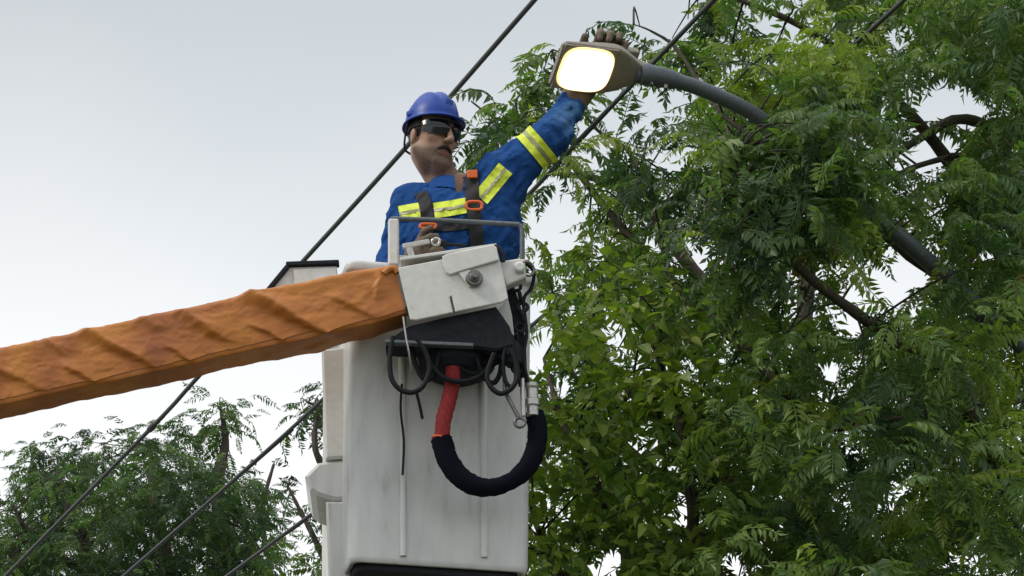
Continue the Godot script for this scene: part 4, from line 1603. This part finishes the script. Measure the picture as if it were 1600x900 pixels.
	rbox(mb, Transform3D(hel, head + hel * (hc + Vector3(0, 0.052, 0.089))), Vector3(0.03, 0.022, 0.012), 0.004)
	put(mb, "front_badge", mats.helmet_plastic, helmet)
	mb = MB.new()
	var strap := []
	for p in [[-0.086, 0.045, -0.03], [-0.080, 0.0, -0.045], [-0.066, -0.04, -0.060], [-0.03, -0.045, -0.078], [0.03, -0.045, -0.078], [0.066, -0.04, -0.06], [0.080, 0.0, -0.045], [0.086, 0.045, -0.03]]:
		strap.append(H.call(p[0], p[1], p[2]))
	tube(mb, smooth_path(strap, 4), 0.004, 6)
	put(mb, "nape_strap", mats.harness_web, helmet)

	# --- shirt
	f = Field.new(Vector3(chest.x - 0.38, waist.y - 0.16, chest.z - 0.28), Vector3(chest.x + 0.50, head.y + 0.26, chest.z + 0.42), 0.0105)
	f.ell(chest + Vector3(0.0, -0.045, 0), Basis(Vector3.BACK, 0.1) * Basis(Vector3.UP, 0.25), Vector3(0.185, 0.165, 0.135), 0.05)
	f.cap(chest + Vector3(0, -0.09, 0), waist + Vector3(0, -0.14, 0), 0.150, 0.135, 0.05)
	f.cap(chest + Vector3(0.08, 0.02, 0), waist + Vector3(0.08, -0.1, 0), 0.105, 0.10, 0.04)
	f.cap(chest + Vector3(-0.08, 0.02, 0), waist + Vector3(-0.07, -0.1, 0), 0.10, 0.10, 0.04)
	f.cap(neck + Vector3(0, -0.095, -0.01), sh_r + Vector3(0.02, 0, 0), 0.066, 0.068, 0.04)
	f.cap(neck + Vector3(0, -0.085, -0.01), sh_l, 0.066, 0.075, 0.04)
	f.cap(sh_r, el_r, 0.074, 0.066, 0.04)
	f.cap(el_r, el_r.lerp(ha_r, 0.78), 0.064, 0.050, 0.03)
	f.cap(sh_l, el_l, 0.078, 0.060, 0.06)
	f.cap(sh_l + Vector3(0.0, -0.05, 0), chest + Vector3(0.12, -0.06, 0), 0.07, 0.09, 0.06)
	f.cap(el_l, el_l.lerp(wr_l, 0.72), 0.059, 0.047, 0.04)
	# neck opening
	f.ell(neck + Vector3(0.01, 0.03, 0.02), Basis(), Vector3(0.066, 0.095, 0.075), 0.01, true)
	f.ell(neck + Vector3(0.035, -0.04, 0.085), Basis(), Vector3(0.016, 0.055, 0.05), 0.01, true)
	var arm_dir := (el_l - sh_l).normalized()
	var folds := func(p: Vector3) -> float:
		var along := (p - sh_l).dot(arm_dir)
		# long creases that run up towards the raised shoulder, and shorter ones across them
		var u := p.x * 0.62 + p.y * 0.78
		var v := p.x * 0.78 - p.y * 0.62
		var r1 := 1.0 - absf(fine.get_noise_3d(u * 4.0, v * 15.0, p.z * 5.0)) * 3.0
		var r2 := 1.0 - absf(fine.get_noise_3d(u * 10.0 + 30.0, v * 6.0, p.z * 7.0)) * 3.2
		var d := -0.0095 * clampf(r1, -0.5, 1.0) - 0.006 * clampf(r2, -0.5, 1.0)
		if along > -0.05:
			d -= 0.0025 * sin(along * 75.0 + 3.0 * fine.get_noise_3dv(p * 8.0))
		return d + 0.007
	f.warp(folds)
	mb = MB.new()
	f.mesh(mb)
	var shirt := put(mb, "shirt", mats.shirt_cloth, man)
	# collar
	for s in [-1.0, 1.0]:
		mb = MB.new()
		var g := []
		for i in 12:
			var a: float = lerpf(0.22, PI, i / 11.0) * s + 0.35
			var row := []
			for j in 5:
				var t := j / 4.0
				var rise: float = [-0.045, 0.000, 0.006, -0.014, -0.036][j]
				var rad: float = [0.060, 0.063, 0.072, 0.085, 0.097][j]
				var tip := 0.034 * pow(t, 1.5) * pow(1.0 - i / 11.0, 2.5)
				row.append(neck + Vector3(sin(a) * (rad + tip * 0.5), rise - tip, cos(a) * (rad + tip * 0.7)) + Vector3(0.006, -0.004, 0.004))
			g.append(row)
		sheet(mb, g, false, s > 0.0)
		put(mb, "collar", mats.shirt_cloth, shirt)
	# bands sewn on the cloth: found on it by looking in from outside
	var strip := func(mb_: MB, lines: Array, lift_: float) -> void:
		# lines: rows of [from, direction]
		var g := []
		for row in lines:
			var r := []
			var hits := []
			for e in row:
				hits.append(f.hit(e[0], e[1], 0.6))
			for k in row.size():
				var h: Vector3 = hits[k]
				var far := 1
				while h == Vector3.INF and far < row.size():
					if k + far < row.size() and hits[k + far] != Vector3.INF:
						h = hits[k + far]
					elif k - far >= 0 and hits[k - far] != Vector3.INF:
						h = hits[k - far]
					far += 1
				if h != Vector3.INF:
					r.append(h - row[k][1] * lift_)
			g.append(r)
		var ok := []
		for r in g:
			if r.size() == lines[0].size():
				ok.append(r)
		if ok.size() < 2:
			return
		var c0: Vector3 = ok[0][0]
		sheet(mb_, ok, false, ((ok[1][0] - c0).cross(ok[0][1] - c0)).dot(lines[0][0][1]) > 0.0)
		# turned edges
		for e in [ok[0], ok[-1]]:
			for k in e.size() - 1:
				mb_.quad(e[k], e[k + 1], e[k + 1] + lines[0][k + 1][1] * 0.010, e[k] + lines[0][k][1] * 0.010, Vector3.UP)
	# chest band: seen from the front, along its own path
	var px_band := func(line: Array, half: float, lift_: float, material: Material, called: String, parent: Node) -> MeshInstance3D:
		var pts := []
		for p in line:
			pts.append(Vector3(p[0], p[1], 0))
		var sm := smooth_path(pts, 8)
		var lines := []
		for r in 5:
			var row := []
			for k in sm.size():
				var d := (sm[mini(k + 1, sm.size() - 1)] - sm[maxi(k - 1, 0)]).normalized()
				var nn := Vector3(-d.y, d.x, 0)
				var q := sm[k] + nn * half * (r / 2.0 - 1.0)
				row.append([P(q.x, q.y, 0.32), ray(q.x, q.y).normalized()])
			lines.append(row)
		var m := MB.new()
		strip.call(m, lines, lift_)
		return put(m, called, material, parent)
	for line in [[[624, 334], [640, 331], [657, 328]], [[678, 329], [705, 325], [731, 320]], [[751, 310], [762, 297], [776, 280], [790, 263]]]:
		var half := 12.0 if line[0][0] < 740 else 13.5
		var b: MeshInstance3D = px_band.call(line, half, 0.009, mats.hi_vis, "chest_band", shirt)
		px_band.call(line, 2.6, 0.0115, mats.reflective_tape, "reflective_stripe", shirt)
	# arm band: a ring round the sleeve
	var ring_band := func(from: Vector3, axis: Vector3, widths: Array, lift_: float, material: Material, called: String) -> void:
		var u := axis.cross(Vector3.BACK).normalized()
		var w := axis.cross(u).normalized()
		var lines := []
		for t in widths:
			var row := []
			for k in 41:
				var a := TAU * k / 40.0
				var d := u * cos(a) + w * sin(a)
				row.append([from + axis * t + d * 0.125, -d])
			lines.append(row)
		var m := MB.new()
		strip.call(m, lines, lift_)
		put(m, called, material, shirt)
	var mid := P(839, 231, 0.035)
	ring_band.call(mid, (P(861, 212, 0.05) - sh_l).normalized(), [-0.030, -0.018, -0.006], 0.009, mats.hi_vis, "arm_band")
	ring_band.call(mid, (P(861, 212, 0.05) - sh_l).normalized(), [-0.006, 0.0, 0.009], 0.0085, mats.reflective_tape, "reflective_stripe")
	ring_band.call(mid, (P(861, 212, 0.05) - sh_l).normalized(), [0.009, 0.019, 0.030], 0.009, mats.hi_vis, "arm_band")
	# harness
	var har: MeshInstance3D = px_band.call([[736, 262], [737, 285], [739, 320], [744, 360], [748, 410]], 11.0, 0.013, mats.harness_web, "harness", man)
	px_band.call([[657, 300], [664, 318], [668, 345], [668, 380], [666, 410]], 10.0, 0.013, mats.harness_web, "harness_strap", har)
	px_band.call([[668, 348], [690, 352], [720, 350], [744, 345]], 9.0, 0.011, mats.harness_web, "chest_strap", har)
	var buckle := func(px: float, py: float, w: float, h: float, hollow: bool) -> void:
		var m := MB.new()
		var c: Vector3 = f.hit(P(px, py, 0.32), ray(px, py).normalized(), 0.6)
		if c == Vector3.INF:
			c = P(px, py, 0.12)
		c.z += 0.020
		if hollow:
			var pts := PackedVector3Array()
			for k in 25:
				var a := TAU * k / 24.0
				pts.append(c + Vector3(pow(absf(cos(a)), 0.6) * signf(cos(a)) * w, pow(absf(sin(a)), 0.6) * signf(sin(a)) * h, 0))
			tube(m, pts, 0.0055, 8)
		else:
			rbox(m, Transform3D(Basis(Vector3.BACK, 0.05), c), Vector3(w * 2, h * 2, 0.012), 0.004)
		put(m, "buckle", mats.buckle_orange, har)
	buckle.call(738, 276, 0.018, 0.015, false)
	buckle.call(741, 325, 0.026, 0.015, true)
	buckle.call(669, 357, 0.026, 0.008, true)

	# --- trousers and boots inside the bucket
	f = Field.new(Vector3(hip.x - 0.26, feet.y, hip.z - 0.22), Vector3(hip.x + 0.26, waist.y, hip.z + 0.24), 0.016)
	f.cap(waist + Vector3(0, -0.08, 0), hip, 0.14, 0.15, 0.05)
	for s in [-1.0, 1.0]:
		var kn := Vector3(hip.x + s * 0.11, feet.y + 0.5, hip.z + 0.03)
		var an := Vector3(hip.x + s * 0.12, feet.y + 0.12, hip.z)
		f.cap(hip + Vector3(s * 0.08, -0.03, 0), kn, 0.10, 0.075, 0.04)
		f.cap(kn, an, 0.075, 0.065, 0.03)
	mb = MB.new()
	f.mesh(mb)
	put(mb, "trousers", mats.trouser_cloth, man)
	for s in [-1.0, 1.0]:
		f = Field.new(Vector3(hip.x + s * 0.12 - 0.08, feet.y - 0.01, hip.z - 0.12), Vector3(hip.x + s * 0.12 + 0.08, feet.y + 0.2, hip.z + 0.22), 0.012)
		f.cap(Vector3(hip.x + s * 0.12, feet.y + 0.16, hip.z), Vector3(hip.x + s * 0.12, feet.y + 0.06, hip.z - 0.01), 0.05, 0.05, 0.02)
		f.cap(Vector3(hip.x + s * 0.12, feet.y + 0.055, hip.z - 0.01), Vector3(hip.x + s * 0.12, feet.y + 0.045, hip.z + 0.14), 0.05, 0.042, 0.03)
		f.plane_cut(Vector3.DOWN, -(feet.y + 0.004))
		mb = MB.new()
		f.mesh(mb)
		put(mb, "boot", mats.boot_leather, man)

	# --- gloved hands
	# left hand: laid over the top of the lamp, fingers curled towards us
	var across := (P(985, 88, 0.0) - P(925, 62, 0.03)).normalized()      # first finger to little finger
	var along := (P(938, 62, 0.04) - P(948, 110, 0.0))
	along = (along - across * along.dot(across)).normalized()
	var palm_n := across.cross(along).normalized()
	if palm_n.z < 0.0:
		palm_n = -palm_n
	glove(man, P(944, 90, 0.0), across, along, palm_n, el_l.lerp(wr_l, 0.76), [0.75, 0.95, 0.7], 1.25)  # long brown cuff added in place of lamp glare on the sleeve
	# right hand: closed on the control lever
	var al2 := (P(668, 376, 0.40) - ha_r).normalized()
	var ac2 := Vector3(0.25, -0.9, 0.1)
	ac2 = (ac2 - al2 * ac2.dot(al2)).normalized()
	glove(man, P(660, 393, 0.35), ac2, al2, ac2.cross(al2).normalized() * -1.0, el_r.lerp(ha_r, 0.8), [0.7, 1.1, 0.9], 0.95)

# palm centre, across (first to little finger), along the fingers, out of the palm; wrist point; curl of the three joints
func glove(man: Node3D, c: Vector3, ac: Vector3, al: Vector3, pn: Vector3, wrist: Vector3, curl: Array, size: float) -> void:
	var r := 0.2 * size
	var f := Field.new(c - Vector3.ONE * r * 0.85, c + Vector3.ONE * r * 0.85, 0.0042)
	var b := Basis(ac, al, pn)
	f.ell(c, b, Vector3(0.046, 0.055, 0.019) * size, 0.01)
	f.cap(c - al * 0.045 * size, wrist, 0.030 * size, 0.041 * size, 0.03)  # wrist and cuff; the left one is lengthened to imitate lamp glare
	var lens := [0.074, 0.084, 0.078, 0.062]
	for i in 4:
		var t := (i - 1.5)
		var root := c + ac * t * 0.0235 * size + al * (0.045 - 0.004 * absf(t - 0.2)) * size
		var dir := (al + ac * t * 0.09).normalized()
		var p := root - dir * 0.012
		var a := 0.0
		var part := [0.46, 0.31, 0.23]
		for j in 3:
			a += curl[j] * (1.0 + 0.12 * sin(i * 2.1 + j))
			var d := dir * cos(a) + pn * sin(a)
			var q: Vector3 = p + d * lens[i] * part[j] * size * (1.15 if j == 0 else 1.0)
			f.cap(p, q, (0.0118 - 0.0012 * j) * size, (0.0112 - 0.0014 * j) * size, 0.004)
			p = q
	# thumb from the side of the palm
	var tb := c - ac * 0.036 * size - al * 0.018 * size
	var t1 := tb + (-ac * 0.75 + al * 0.45 + pn * 0.45).normalized() * 0.042 * size
	var t2 := t1 + (-ac * 0.15 + al * 0.8 + pn * 0.6).normalized() * 0.034 * size
	f.cap(tb, t1, 0.016 * size, 0.0125 * size, 0.012)
	f.cap(t1, t2, 0.0125 * size, 0.0105 * size, 0.004)
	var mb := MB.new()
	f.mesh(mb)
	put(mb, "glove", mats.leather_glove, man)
